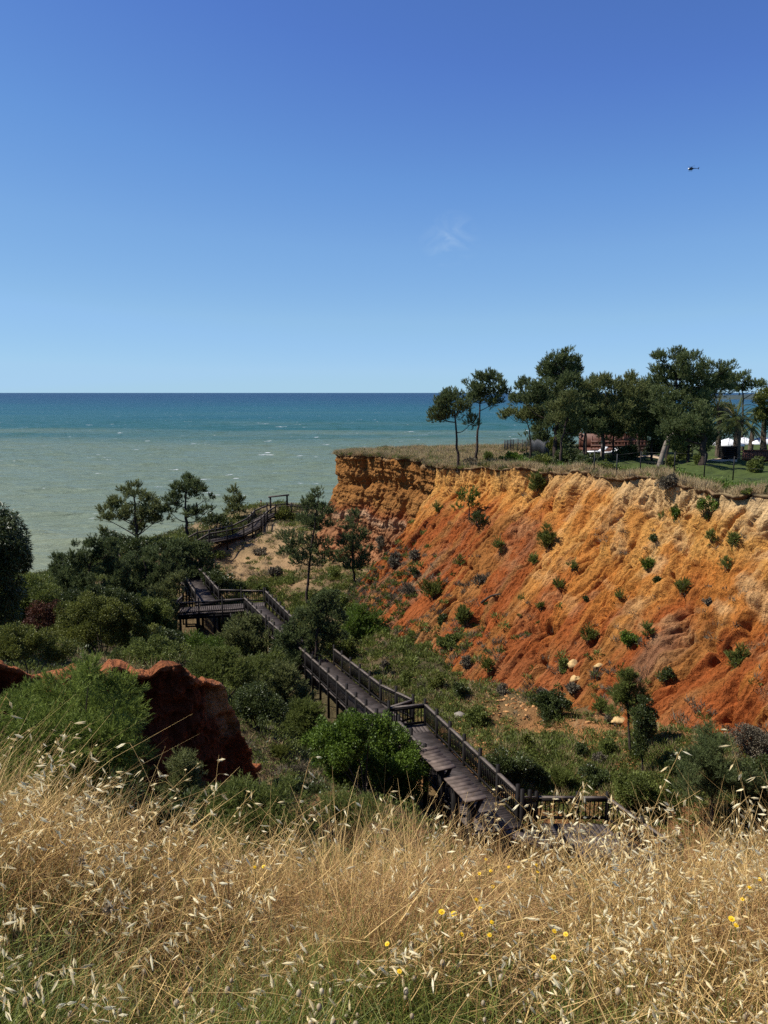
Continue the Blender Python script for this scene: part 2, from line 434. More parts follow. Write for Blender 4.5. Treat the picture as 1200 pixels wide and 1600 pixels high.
# soil colours by place
cc = [(900,1220,26,(.32,.15,.062),4),(800,1150,33,(.38,.19,.075),3),(850,1160,31,(.46,.20,.07),3),(760,1110,36,(.16,.115,.05),4),(690,1060,42,(.11,.09,.04),4.5),(620,1060,41,(.09,.075,.035),4.5),
      (1050,1250,22.5,(.13,.085,.04),3),(1150,1200,25,(.26,.115,.045),3),(650,985,50,(.24,.15,.08),4),(600,930,60,(.28,.20,.11),5),(520,950,60,(.25,.19,.10),5),(450,960,60,(.10,.085,.04),5),
      (400,870,79,(.44,.28,.135),6),(440,850,83,(.48,.31,.15),6),(480,880,75,(.40,.25,.12),6),(350,890,77,(.34,.23,.12),5),(420,905,72,(.38,.24,.12),5),(560,890,72,(.40,.25,.13),5),(420,815,89,(.46,.34,.19),4),(405,790,98,(.34,.25,.13),4),(360,830,88,(.24,.16,.09),4),(450,795,96,(.42,.30,.16),5),
      (330,985,59,(.30,.19,.10),4),(430,1150,30,(.14,.11,.05),4),(410,1215,23.5,(.30,.13,.05),2),(420,1190,26,(.19,.15,.075),2.5),(380,1050,44,(.11,.09,.045),5),(100,1000,38,(.12,.08,.04),8),(0,960,45,(.12,.08,.04),9),
      (200,960,52,(.10,.085,.04),8),(130,945,57,(.13,.10,.05),8),(250,870,80,(.2,.13,.07),7),(480,1200,26,(.15,.12,.06),3)]
W = np.full(len(XY), 1e-4); C = np.tile(np.array([[.13,.10,.05]]), (len(XY), 1)) * 1e-4
wob = np.stack([fbm(P3 * 0.25, 3, 31) - .5, fbm(P3 * 0.25, 3, 37) - .5], 1) * 7
for px, py, t, c, rad in cc:
    q = P(px, py, t)[:2]
    w = np.exp(-((XY + wob - q) ** 2).sum(1) / (2 * rad * rad * 0.6)); W += w; C += w[:, None] * np.array(c)
C /= W[:, None]
near = (1 - sstep(3, 8, XY[:, 1]))[:, None]
C = C * (1 - near) + np.array([.085,.058,.030]) * near
C *= (0.8 + 0.5 * fbm(P3 * 0.9, 4, 41))[:, None]
blot = sstep(.52, .66, fbm(P3 * 0.55, 4, 51))[:, None]; C = C * (1 - 0.4 * blot) + np.array([.085,.08,.035]) * 0.4 * blot
beach = sstep(2.5, 0.5, Z)[:, None]; C = C * (1 - beach) + np.array([.40,.28,.17]) * beach
o = mk('terrain', TERR, grid_faces(NY, NX), M_GROUND, smooth=True, col=C)
tag(o, 'scrub covered valley floor and sandy ridge running down to the sea', 'ground', kind='structure')

# ------------------------------------------------------------------ the long orange slope
def resample(pts, step):
    pts = np.array(pts); d = np.concatenate([[0], np.cumsum(np.linalg.norm(np.diff(pts[:, :2], axis=0), axis=1))])
    n = int(d[-1] / step) + 1; s = np.linspace(0, d[-1], n)
    fine = smooth_path(pts, 4000); fd = np.concatenate([[0], np.cumsum(np.linalg.norm(np.diff(fine[:, :2], axis=0), axis=1))])
    s = np.linspace(0, fd[-1], n)
    return np.stack([np.interp(s, fd, fine[:, k]) for k in range(3)], 1), s

EXT = [np.array((34., -6., EZ - 3.2)), np.array((29., 4., EZ - 3.5)), np.array((24.5, 15., EZ - 3.9))]
CREST = EXT + [P(1420,812,29.5), P(1300,788,33), P(1200,771,36), P(1120,760,38.8), P(1050,752,41.2), P(980,747,44), P(900,740,48), P(845,735,51), P(790,730,55), P(740,729,59), P(712,730,61.5), P(694,731,63)]
cr, cs = resample(CREST, 0.062)
i0_ = np.argmin(np.linalg.norm(cr[:, :2] - CREST[3][:2], axis=1)); s_off = cs[i0_]; cs = cs - s_off
n0 = np.array((-0.93, -0.37)); n1 = np.array((-0.86, -0.50))
k = np.clip(cs / cs[-1], 0, 1)[:, None]; nn = n0 * (1 - k) + n1 * k; nn /= np.linalg.norm(nn, axis=1)[:, None]
cz3 = np.stack([cs, 0*cs, 0*cs], 1)
bite = (fbm(cz3 * 0.22, 3, 61) - 0.5) * 2.2 + (fbm(cz3 * 1.1, 3, 62) - 0.5) * 0.9 + (ridged(cz3 * 2.6, 2, 64) - .6) * 0.3
cr0 = cr.copy(); cr0[:, :2] += nn * ((fbm(cz3 * .12, 2, 61) - .5) * 1.6)[:, None]
cr[:, :2] += nn * bite[:, None]
cr[:, 2] += (fbm(cz3 * .35, 3, 67) - .5) * .7 + (fbm(cz3 * 1.6, 3, 68) - .5) * .22
NV = 300
dd = np.concatenate([np.linspace(0, 2.0, 70), np.linspace(2.03, 15.5, NV - 70)])
S, D = np.meshgrid(cs, dd)                                       # rows down, columns along
rimh = 0.10 + 1.7 * sstep(.42, .66, fbm(np.stack([S*.42, 0*S, 0*S], -1), 4, 66))   # height of the broken scarp under the turf
outp = np.where(D < rimh, 0.22 * D, 0.22 * rimh + (D - rimh) * 0.97 + 0.012 * np.maximum(D - 6, 0) ** 2)
base = np.empty(S.shape + (3,))
wf_ = sstep(.8, 4.2, D)
outm = .13 + (D - .6) * .97 + 0.012 * np.maximum(D - 6, 0) ** 2
outp = outp * (1 - wf_) + outm * wf_
crm = cr[None] * (1 - wf_[..., None]) + cr0[None] * wf_[..., None]
base[..., :2] = crm[..., :2] + nn[None] * outp[..., None]
base[..., 2] = crm[..., 2] - D
q3 = np.stack([S, D, 0*S], -1)
warp = (fbm(q3 * np.array([.25, .2, 1]), 3, 71) - .5) * 3
amp = sstep(0.0, 1.2, D)
gul = ridged(np.stack([S * .30 + warp * .5, D * .05, 0*S], -1), 2, 72)
rill = 1 - np.abs(2 * vnoise(np.stack([S * 1.3 + warp * 1.5, D * .20, 0*S], -1), 73) - 1)
rill2 = 1 - np.abs(2 * vnoise(np.stack([S * 2.9 + warp * 3.0, D * .42, 0*S + 7], -1), 74) - 1)
rill3 = 1 - np.abs(2 * vnoise(np.stack([S * 5.6 + warp * 5.0, D * 1.1, 0*S + 3], -1), 174) - 1)
lump = fbm(base * 0.9, 4, 75) - .5
fine = ridged(base * np.array([2.6, 2.6, 2.0]), 3, 76) - .5
crumb = np.abs(fbm(base * 5.5, 3, 176) - .5)
patchy = .35 + 1.1 * sstep(.35, .65, fbm(base * .5, 3, 177))
steep = 1 - sstep(4.5, 9, D + (fbm(q3 * .3, 3, 78) - .5) * 5)
disp = amp * ((gul - .6) * .20 - .50 * rill ** 9 * patchy - .38 * rill2 ** 8 * patchy - .24 * rill3 ** 6 * (.5 + patchy) + lump * (.20 + .24 * steep) + fine * (.06 + .11 * steep) - crumb * (.16 + .20 * steep))
ledge = fbm(np.stack([S * .5, D * 1.6, 0*S + 4], -1), 3, 79) - .5
disp += amp * ledge * .22 * steep + sstep(0, .15, D) * (1 - amp) * ((rill2 - .6) * .3 + lump * .35 + (fbm(np.stack([S*2.5, D*.8, 0*S], -1), 3, 77) - .5) * .45)
nv = np.empty(S.shape + (3,)); nv[..., :2] = nn[None] * .72; nv[..., 2] = .69
nv[..., 2] *= sstep(0.0, 1.5, D)
SL = base + nv * disp[..., None]
SL[0] = base[0]
S_SL, D_SL = S.copy(), D.copy(); S_SL = S_SL
# colours of the earth itself: pale crust, yellow ochre, orange, iron red
yel = np.array([.68, .335, .085]); org = np.array([.58, .215, .044]); red = np.array([.39, .105, .026]); pale = np.array([.72, .48, .23]); tan = np.array([.40, .26, .13]); brown = np.array([.21, .10, .05])
right = sstep(28, 8, S)                                           # nearer, paler end
lay = D + (fbm(np.stack([S * .16, D * .22, 0*S], -1), 4, 81) - .5) * 9 + (fbm(np.stack([S * 1.6 + warp, D * .13, 0*S], -1), 3, 82) - .5) * 5.5
f1 = sstep(.2, 2.6, lay - 2.0 * right)[..., None]; f2 = sstep(2.0, 4.8, lay - 2.7 * right)[..., None]
c = yel * (1 - f1) + org * f1; c = c * (1 - f2) + red * f2
f3 = sstep(.52, .72, fbm(np.stack([S * .9 + warp, D * .12, 0*S], -1), 3, 83))[..., None] * .65
c = c * (1 - f3) + (yel * (1 - .5 * f2) + red * .15) * f3
pl = (sstep(1.25, .1, D - .35 * right + (fbm(q3 * .8, 3, 84) - .5) * 2) * (.25 + .75 * right))[..., None]
c = c * (1 - pl) + pale * pl
pw = (sstep(.50, .72, fbm(base * np.array([.8, .8, .8]), 4, 85)) * (.10 + .45 * right) * (1 - .85 * sstep(4, 8, D)))[..., None]; c = c * (1 - pw) + pale * pw
low = .6 * sstep(8.2, 11.5, D + (fbm(q3 * .35, 4, 86) - .5) * 6)[..., None] * sstep(.38, .58, fbm(q3 * .6, 3, 87))[..., None]
c = c * (1 - .45 * low) + tan * .45 * low
veg = (sstep(.60, .74, fbm(np.stack([S * .45 + warp * .4, D * .12, 0*S], -1), 4, 88)) * sstep(2, 5, D) * .55)[..., None]
c = c * (1 - veg) + np.array([.24, .17, .10]) * veg
br = (sstep(.10, .0, D) )[..., None]; c = c * (1 - br) + brown * br
c *= (.84 + .34 * fbm(base * 1.7, 3, 89))[..., None]
uv = np.stack([S, D], -1).reshape(-1, 2)
o = mk('cliff', SL.reshape(-1, 3), grid_faces(*S.shape), M_CLIFF, smooth=True, col=c.reshape(-1, 3), uv=uv)
tag(o, 'long orange and yellow eroded earth slope below the pine plateau', 'cliff', kind='structure')

# ------------------------------------------------------------------ the headland at its far end
HEAD = [P(705,733,62.6), P(680,727,64.5), P(655,720,68), P(640,717,70.5), P(600,714,73.5), P(562,711,76.8), P(541,711,79), P(533,710,81.5), P(537,708,85), P(556,706,88)]
hr, hs = resample(HEAD, 0.055)
tg = np.gradient(hr[:, :2], axis=0); tg /= np.linalg.norm(tg, axis=1)[:, None]
hn = np.stack([-tg[:, 1], tg[:, 0]], 1)
ker = np.hanning(61); ker /= ker.sum()
hn = np.stack([np.convolve(np.pad(hn[:, k], 30, 'edge'), ker, 'valid') for k in range(2)], 1); hn /= np.linalg.norm(hn, axis=1)[:, None]
h3 = np.stack([hs, 0*hs, 0*hs], 1)
hb = (fbm(h3 * .3, 3, 91) - .5) * 1.6 + (ridged(h3 * .9, 2, 92) - .6) * .8 + (fbm(h3 * 3, 2, 93) - .5) * .25
hr[:, :2] += hn * hb[:, None] * sstep(0, 2, hs)[:, None]
dd = np.linspace(0, 17, 290)
S, D = np.meshgrid(hs, dd)
w3 = np.stack([S * .35, D * .1, 0*S], -1)
Dw = D + (fbm(w3, 3, 94) - .5) * 1.1
prof = np.interp(Dw, [-1, 0, .5, 1.9, 2.4, 3.0, 3.7, 5.2, 5.6, 6.4, 9.0, 12, 17], [0, 0, .12, .18, -.15, -.25, .30, .75, 1.0, 1.15, 2.2, 4.4, 9.5])
warp = (fbm(np.stack([S*.4, D*.3, 0*S], -1), 3, 95) - .5) * 2
rl = ridged(np.stack([S * 1.25 + warp, D * .13, 0*S], -1), 2, 96); r2 = ridged(np.stack([S * 3.1 + warp, D * .35, 0*S], -1), 2, 97)
base = np.empty(S.shape + (3,)); base[..., :2] = hr[None, :, :2] + hn[None] * prof[..., None]; base[..., 2] = hr[None, :, 2] - D
lm = fbm(base * .8, 4, 98) - .5
disp = sstep(0, .3, D) * (-(rl ** 4) * (.55 + .3 * sstep(3.2, 4.5, D)) - .30 * r2 ** 5 + lm * .75 + (ridged(base * 2.4, 3, 99) - .5) * .26 - np.abs(fbm(base * 4, 3, 199) - .5) * .4 + (fbm(base * np.array([.3, .3, 2.2]), 3, 198) - .5) * .5)
HL = base.copy(); HL[..., :2] += hn[None] * disp[..., None]
c1 = np.array([.36, .155, .042]); c2 = np.array([.44, .20, .058]); c3 = np.array([.29, .095, .034]); c4 = np.array([.42, .19, .085]); c5 = np.array([.42, .22, .09]); c6 = np.array([.54, .33, .19])
Dc = Dw + (fbm(base * .6, 3, 101) - .5) * 1.0
ci = np.stack([np.interp(Dc, [0, .4, 2.0, 2.8, 4.6, 5.5, 5.95, 6.5, 9, 17], [x[k] for x in (tan, c1, c2, c1, c2*.95, c3*1.1, c6, c4*.8, c4, c5)]) for k in range(3)], -1)
ci = ci * (.72 + .55 * fbm(np.stack([S * 1.4 + warp, D * .25, 0*S], -1), 3, 102))[..., None]
uv = np.stack([S, D], -1).reshape(-1, 2)
o = mk('headland', HL.reshape(-1, 3), grid_faces(*S.shape), M_CLIFF, smooth=True, col=ci.reshape(-1, 3), uv=uv)
tag(o, 'steep brown orange headland cliff with overhanging top and pale band', 'cliff', kind='structure')

# ------------------------------------------------------------------ plateau between the rims and the seaward edge
FR = np.concatenate([cr[:-4], hr[hs > 1.2][:-90]]) if True else None
fd = np.concatenate([[0], np.cumsum(np.linalg.norm(np.diff(FR[:, :2], axis=0), axis=1))])
nu = 1400; su = np.linspace(0, fd[-1], nu)
F2 = np.stack([np.interp(su, fd, FR[:, k]) for k in range(3)], 1)
BK = smooth_path([np.array((150., 40., EZ - 5.5)), P(1900,700,95), P(1500,692,97), P(1200,690,96), P(1000,692,93), P(800,697,89), P(690,700,87.5), P(600,702,87.5), P(540,706,86)], nu)
bd = np.concatenate([[0], np.cumsum(np.linalg.norm(np.diff(BK[:, :2], axis=0), axis=1))])
b1 = bd[np.argmin(np.linalg.norm(BK - P(1900,700,95), axis=1))]
kb = np.interp(su, [0, s_off, s_off + cs[-1], su[-1]], [0, b1, b1 + .72 * (bd[-1] - b1), bd[-1]])
BK = np.stack([np.interp(kb, bd, BK[:, k]) for k in range(3)], 1)
nw = 150; ww = np.concatenate([[0], np.geomspace(.002, 1, nw - 1)])
outd = F2[:, :2] - BK[:, :2]; outd /= np.linalg.norm(outd, axis=1)[:, None]
su3 = np.stack([su, 0*su, 0*su], 1)
F2i = F2.copy()
F2[:, :2] += outd * (.04 + .40 * sstep(.52, .72, fbm(su3 * .7, 4, 116)) + .12 * fbm(su3 * 5, 2, 117))[:, None]
PL = F2[None] * (1 - ww[:, None, None]) + BK[None] * ww[:, None, None]
q = PL * np.array([1, 1, 0])
away = sstep(0, .02, ww)[:, None]
PL[..., 2] += away * ((fbm(q * .5, 3, 111) - .5) * .35 + (fbm(q * 2.2, 3, 112) - .5) * .12) + .03
depth = np.linalg.norm(PL - F2[None], axis=-1)
back = [BK + np.array([0.3, 1.5, -2.0]), BK + np.array([1, 6, -14]), BK + np.array([2, 30, -40])]
PL2 = np.concatenate([PL, np.stack(back)], 0)
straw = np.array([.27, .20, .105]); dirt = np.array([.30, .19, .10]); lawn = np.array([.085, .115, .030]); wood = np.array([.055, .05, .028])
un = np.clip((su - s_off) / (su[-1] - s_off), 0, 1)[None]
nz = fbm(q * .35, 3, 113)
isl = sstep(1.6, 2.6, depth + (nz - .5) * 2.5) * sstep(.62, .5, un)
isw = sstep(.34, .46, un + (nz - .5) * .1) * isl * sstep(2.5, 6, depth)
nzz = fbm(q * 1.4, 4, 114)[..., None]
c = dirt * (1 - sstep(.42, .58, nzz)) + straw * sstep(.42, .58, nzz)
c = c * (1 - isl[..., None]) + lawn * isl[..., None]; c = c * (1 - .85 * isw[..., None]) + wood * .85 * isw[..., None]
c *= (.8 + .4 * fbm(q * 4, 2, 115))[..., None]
c2_ = np.concatenate([c, np.tile(np.array([.35, .2, .09]), (3, nu, 1))], 0)
# an edge of turf hanging over the scarp
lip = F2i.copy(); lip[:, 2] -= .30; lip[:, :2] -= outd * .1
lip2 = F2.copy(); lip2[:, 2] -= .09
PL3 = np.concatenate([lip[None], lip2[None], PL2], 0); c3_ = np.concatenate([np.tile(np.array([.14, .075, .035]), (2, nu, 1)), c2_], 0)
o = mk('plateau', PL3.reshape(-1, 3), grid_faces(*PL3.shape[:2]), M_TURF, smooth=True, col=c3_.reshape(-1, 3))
tag(o, 'flat cliff top with dry turf rim and mown lawn', 'ground', kind='structure')

# ------------------------------------------------------------------ red earth bluff on the near left
BL = [P(-420,1066,11.4), P(-120,1050,13), P(0,1036,13.9), P(60,1036,14.5), P(110,1034,14.8), P(150,1029,15.0), P(185,1031,15.4), P(213,1050,15.4), P(238,1052,15.6), P(256,1040,15.7), P(283,1035,15.9), P(305,1052,16.0), P(330,1058,16.3), P(356,1064,16.7), P(368,1092,17.2), P(377,1122,17.9), P(394,1165,18.6), P(404,1200,19.4)]
br_, bs = resample(BL, 0.02)
tg = np.gradient(br_[:, :2], axis=0); tg /= np.linalg.norm(tg, axis=1)[:, None]
bn = np.stack([tg[:, 1], -tg[:, 0]], 1)
ker = np.hanning(61); ker /= ker.sum()
bn = np.stack([np.convolve(np.pad(bn[:, k], 30, 'edge'), ker, 'valid') for k in range(2)], 1); bn /= np.linalg.norm(bn, axis=1)[:, None]
vv = np.concatenate([np.linspace(-5, -.6, 30), np.linspace(-.55, 4.6, 210)])
S, D = np.meshgrid(bs, vv)
q3 = np.stack([S, D, 0*S], -1)
outp = np.where(D < 0, D * 1.0, 0) + np.where(D > 0, np.interp(D, [0, .12, .35, .8, 1.5, 3, 4.6], [0, .06, .02, -.12, .0, .45, 1.5]), 0)
down = np.where(D < 0, .12 * D * D + .58 * np.maximum(-D - .28, 0), D)
base = np.empty(S.shape + (3,)); base[..., :2] = br_[None, :, :2] + bn[None] * outp[..., None]; base[..., 2] = br_[None, :, 2] - down + ((ridged(np.stack([bs * .9, 0*bs, 0*bs], 1), 2, 128) - .62) * .7 + (fbm(np.stack([bs * 3, 0*bs, 0*bs], 1), 2, 129) - .5) * .18)[None] * sstep(-2.5, -.3, D)
rl = ridged(np.stack([S * 1.0, D * .35, 0*S], -1), 3, 121)
lm = fbm(base * 1.3, 4, 122) - .5
f_ = sstep(-.3, .3, D)
blk = vnoise(np.stack([S * 1.1 + D * .2, D * .5, 0*S], -1), 133); blk = np.round(blk * 4) / 4 * .6 + blk * .4
dsp = -(rl ** 4) * .6 * f_ - np.abs(fbm(base * 3.2, 4, 130) - .5) * .7 * f_ + (blk - .5) * .7 * f_ + lm * (.35 + .45 * f_) + (ridged(base * 4, 3, 123) - .5) * .12
bkw = sstep(-1.2, -4.8, D); tb = terr(base[..., :2].reshape(-1, 2)).reshape(S.shape) - .5
base[..., 2] = base[..., 2] * (1 - bkw) + np.minimum(base[..., 2], tb) * bkw
B3 = base.copy(); B3[..., :2] += bn[None] * (dsp * f_)[..., None]; B3[..., 2] += dsp * (1 - f_) * .8 + (fbm(base * 5, 2, 124) - .5) * .06
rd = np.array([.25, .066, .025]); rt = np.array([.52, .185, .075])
tp = sstep(.22, -.05, D + (fbm(base * 3, 2, 125) - .5) * .5)[..., None]  # sunlit rim painted in: brighter colour along the top edge
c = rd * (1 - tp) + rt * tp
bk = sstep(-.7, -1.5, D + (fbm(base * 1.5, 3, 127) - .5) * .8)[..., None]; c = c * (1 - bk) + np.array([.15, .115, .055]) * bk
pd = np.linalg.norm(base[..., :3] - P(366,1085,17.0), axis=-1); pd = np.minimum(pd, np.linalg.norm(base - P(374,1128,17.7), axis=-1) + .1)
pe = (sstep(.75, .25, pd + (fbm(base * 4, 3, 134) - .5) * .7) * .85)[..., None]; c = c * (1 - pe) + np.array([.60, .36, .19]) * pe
c *= (.30 + 1.35 * fbm(np.stack([S * 1.3, D * .7, 0*S], -1), 4, 126))[..., None]
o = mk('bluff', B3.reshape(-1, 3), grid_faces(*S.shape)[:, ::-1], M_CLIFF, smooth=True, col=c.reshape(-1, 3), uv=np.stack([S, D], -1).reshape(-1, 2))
tag(o, 'shaded dark red earth bluff with crumbling overhung top behind dry grass', 'cliff', kind='structure')

# ------------------------------------------------------------------ sea
ys = np.concatenate([np.geomspace(105, 1500, 560), np.geomspace(1520, 120000, 60)])
xs = np.linspace(-1, 1, 330)
SX = xs[None] * (0.75 * ys[:, None] + 60); SY = np.repeat(ys[:, None], 330, 1)
fade = 1 - sstep(700, 1500, SY)
SZ = np.zeros_like(SX)
for a, lam, ang, ph in ((.42, 24, 12, .3), (.26, 15, -6, 1.7), (.16, 9.5, 20, 2.9), (.10, 6.3, 4, .8), (.34, 37, 3, 4.4)):
    kx, ky = math.sin(R(ang)) * 2 * math.pi / lam, math.cos(R(ang)) * 2 * math.pi / lam
    wv = fbm(np.stack([SX / 60, SY / 60, 0*SX + ph], -1), 2, int(ph * 10)) * 9
    SZ += a * (1 - np.abs(np.sin((SX * kx + SY * ky) * .5 + wv * .5 + ph)) * 2) * fade
SEA = np.stack([SX, SY, SZ], -1).reshape(-1, 3)
m, nt, b = new_mat('sea_water'); N, L = nt.nodes, nt.links
t = N.new('ShaderNodeTexCoord'); sx = N.new('ShaderNodeSeparateXYZ'); L.new(t.outputs['Object'], sx.inputs[0])
lg = N.new('ShaderNodeMath'); lg.operation = 'LOGARITHM'; lg.inputs[1].default_value = 10; L.new(sx.outputs[1], lg.inputs[0])
mpp = N.new('ShaderNodeMapping'); mpp.inputs['Scale'].default_value = (.0022, .006, .01); L.new(t.outputs['Object'], mpp.inputs[0])
nz_ = N.new('ShaderNodeTexNoise'); nz_.inputs['Scale'].default_value = 1; nz_.inputs['Detail'].default_value = 5; L.new(mpp.outputs[0], nz_.inputs['Vector'])
mr_ = N.new('ShaderNodeMapRange'); mr_.inputs[3].default_value = -.16; mr_.inputs[4].default_value = .16; mr_.inputs[1].default_value = .25; mr_.inputs[2].default_value = .75; L.new(nz_.outputs[0], mr_.inputs[0])
ad = N.new('ShaderNodeMath'); L.new(lg.outputs[0], ad.inputs[0]); L.new(mr_.outputs[0], ad.inputs[1])
fr = N.new('ShaderNodeMapRange'); fr.inputs[1].default_value = 2.0; fr.inputs[2].default_value = 4.2; L.new(ad.outputs[0], fr.inputs[0])
ramp = N.new('ShaderNodeValToRGB'); L.new(fr.outputs[0], ramp.inputs[0])
el = ramp.color_ramp.elements
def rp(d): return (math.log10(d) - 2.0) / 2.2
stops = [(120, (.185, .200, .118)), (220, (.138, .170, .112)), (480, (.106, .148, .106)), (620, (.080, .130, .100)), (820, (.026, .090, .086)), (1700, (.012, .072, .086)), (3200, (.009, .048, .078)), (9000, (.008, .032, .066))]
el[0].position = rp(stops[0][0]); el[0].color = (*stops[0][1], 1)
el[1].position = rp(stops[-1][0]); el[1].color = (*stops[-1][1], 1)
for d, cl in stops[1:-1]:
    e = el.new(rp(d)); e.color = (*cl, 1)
# whitecaps: short torn streaks of foam
fm = N.new('ShaderNodeMapping'); fm.inputs['Scale'].default_value = (.085, .30, .1); fm.inputs['Rotation'].default_value = (0, 0, R(7)); L.new(t.outputs['Object'], fm.inputs[0])
fn = N.new('ShaderNodeTexNoise'); fn.inputs['Scale'].default_value = 1; fn.inputs['Detail'].default_value = 4; fn.inputs['Roughness'].default_value = .6; L.new(fm.outputs[0], fn.inputs['Vector'])
fm2 = N.new('ShaderNodeMapping'); fm2.inputs['Scale'].default_value = (.022, .03, .1); L.new(t.outputs['Object'], fm2.inputs[0])
fn2 = N.new('ShaderNodeTexNoise'); fn2.inputs['Scale'].default_value = 1; fn2.inputs['Detail'].default_value = 2; L.new(fm2.outputs[0], fn2.inputs['Vector'])
sm = N.new('ShaderNodeMath'); sm.operation = 'MULTIPLY_ADD'; sm.inputs[1].default_value = .45; L.new(fn2.outputs[0], sm.inputs[0]); L.new(fn.outputs[0], sm.inputs[2])
sh = N.new('ShaderNodeMapRange'); sh.inputs[1].default_value = 125; sh.inputs[2].default_value = 170; sh.inputs[3].default_value = .12; sh.inputs[4].default_value = 0; L.new(sx.outputs[1], sh.inputs[0])
sm2 = N.new('ShaderNodeMath'); L.new(sm.outputs[0], sm2.inputs[0]); L.new(sh.outputs[0], sm2.inputs[1])
ff = N.new('ShaderNodeMapRange'); ff.inputs[1].default_value = .925; ff.inputs[2].default_value = .985; L.new(sm2.outputs[0], ff.inputs[0])
fx = N.new('ShaderNodeMixRGB'); L.new(ff.outputs[0], fx.inputs[0]); L.new(ramp.outputs[0], fx.inputs[1]); fx.inputs[2].default_value = (.68, .70, .70, 1)
L.new(fx.outputs[0], b.inputs['Base Color'])
b.inputs['Roughness'].default_value = .35; b.inputs['IOR'].default_value = 1.33; setin(b, 'Specular IOR Level', .15)
w1 = N.new('ShaderNodeMapping'); w1.inputs['Scale'].default_value = (.10, .30, .2); w1.inputs['Rotation'].default_value = (0, 0, R(8)); L.new(t.outputs['Object'], w1.inputs[0])
wn1 = N.new('ShaderNodeTexNoise'); wn1.inputs['Scale'].default_value = 1; wn1.inputs['Detail'].default_value = 6; wn1.inputs['Roughness'].default_value = .6; wn1.inputs['Distortion'].default_value = .4; L.new(w1.outputs[0], wn1.inputs['Vector'])
bp = N.new('ShaderNodeBump'); bp.inputs['Strength'].default_value = 1.0; bp.inputs['Distance'].default_value = 2.6; L.new(wn1.outputs[0], bp.inputs['Height']); L.new(bp.outputs[0], b.inputs['Normal'])
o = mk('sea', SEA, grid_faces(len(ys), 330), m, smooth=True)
tag(o, 'green and blue windy sea with small whitecaps out to the horizon', 'sea', kind='structure')
# a low wooded coast far along the shore on the right
hx = np.linspace(0, 1, 160); hv = np.linspace(0, 1, 24)
HXX, HVV = np.meshgrid(hx, hv)
px_ = 700 + 3300 * HXX; py_ = 4200 - 600 * HXX + 900 * HVV
hz = np.sin(math.pi * HVV) * (60 * sstep(.02, .35, HXX) * (.55 + .6 * fbm(np.stack([HXX * 9, HVV * 3, 0*HXX], -1), 4, 131))) - 2
o = mk('hills', np.stack([px_ * 1.0 + 700, py_, hz], -1).reshape(-1, 3), grid_faces(24, 160), plain('far_wooded_hills', (.035, .05, .045), .9, .3, .01), smooth=True)
tag(o, 'low dark wooded coast on the horizon behind the palms', 'hills', kind='structure')

bpy.context.view_layer.update()
_dg = bpy.context.evaluated_depsgraph_get()
def ground_px(px, py):
    """where the ray through a photo pixel meets the ground"""
    d = P(px, py, 1.0) - np.array((0, 0, EZ))
    hit, loc, nrm, idx, ob, mt = scene.ray_cast(_dg, Vector((0, 0, EZ)) + Vector(d) * 2.0, Vector(d).normalized())
    if not hit: return P(px, py, 90), 90.0, np.array((0, 0, 1.0)), None
    t = (loc[1]) * CT - (loc[2] - EZ) * ST
    return np.array(loc), t, np.array(nrm), ob.name
def ground_z(x, y, top=None):
    hit, loc, *_ = scene.ray_cast(_dg, Vector((x, y, EZ + 3 if top is None else top)), Vector((0, 0, -1)))
    return loc[2] if hit else 0.0
#BOARDWALK
# ------------------------------------------------------------------ boardwalks
def rail_run(parent, pts, spacing=1.45, h=.90, post=.095, ph=1.15, legs=True, picket=.14):
    """a railing along points at deck level: posts, two beams and pickets between them"""
    pts = np.array(pts, float)
    d = np.concatenate([[0], np.cumsum(np.linalg.norm(np.diff(pts, axis=0), axis=1))])
    at = lambda s: np.array([np.interp(s, d, pts[:, k]) for k in range(3)])
    m = MB()
    stops_ = []
    for i in range(len(pts) - 1):
        n = max(1, int(round((d[i+1] - d[i]) / spacing)))
        stops_ += list(np.linspace(d[i], d[i+1], n + 1)[(0 if i == 0 else 1):])
    up = np.array((0, 0, 1.0))
    for a, b in zip(stops_[:-1], stops_[1:]):
        p, q = at(a), at(b); dr = (q - p) / np.linalg.norm(q - p)
        m.add(*beam(p + up*.14 + dr*.06, q + up*.14 - dr*.06, .045, .09))
        m.add(*beam(p + up*(h-.10) + dr*.06, q + up*(h-.10) - dr*.06, .045, .09))
        n = max(2, int((b - a) / picket))
        for k in range(1, n):
            c = p + (q - p) * k / n
            m.add(*beam(c + up*.19, c + up*(h-.15), .03, .03, (dr[0], dr[1], 0)))
    rl = m.build('railing', M_WOOD, parent)
    hm = MB()
    for a, b in zip(stops_[:-1], stops_[1:]):
        p, q = at(a), at(b); dr = (q - p) / np.linalg.norm(q - p)
        hm.add(*beam(p + up*h + dr*.065, q + up*h - dr*.065, .11, .045))
    hm.build('handrail', M_RAILTOP, rl)
    for s in stops_:
        c = at(s); pm = MB()
        bz = ground_z(c[0], c[1], c[2] - .3) - .3 if legs else c[2] - .4
        bz = min(bz, c[2] - .35)
        pm.add(*beam((c[0], c[1], max(bz, c[2] - 4)), c + up*(ph + random.uniform(-.03, .03)), post, post, (1, .4, 0)))
        pm.build('post', M_WOOD, rl)
    return rl

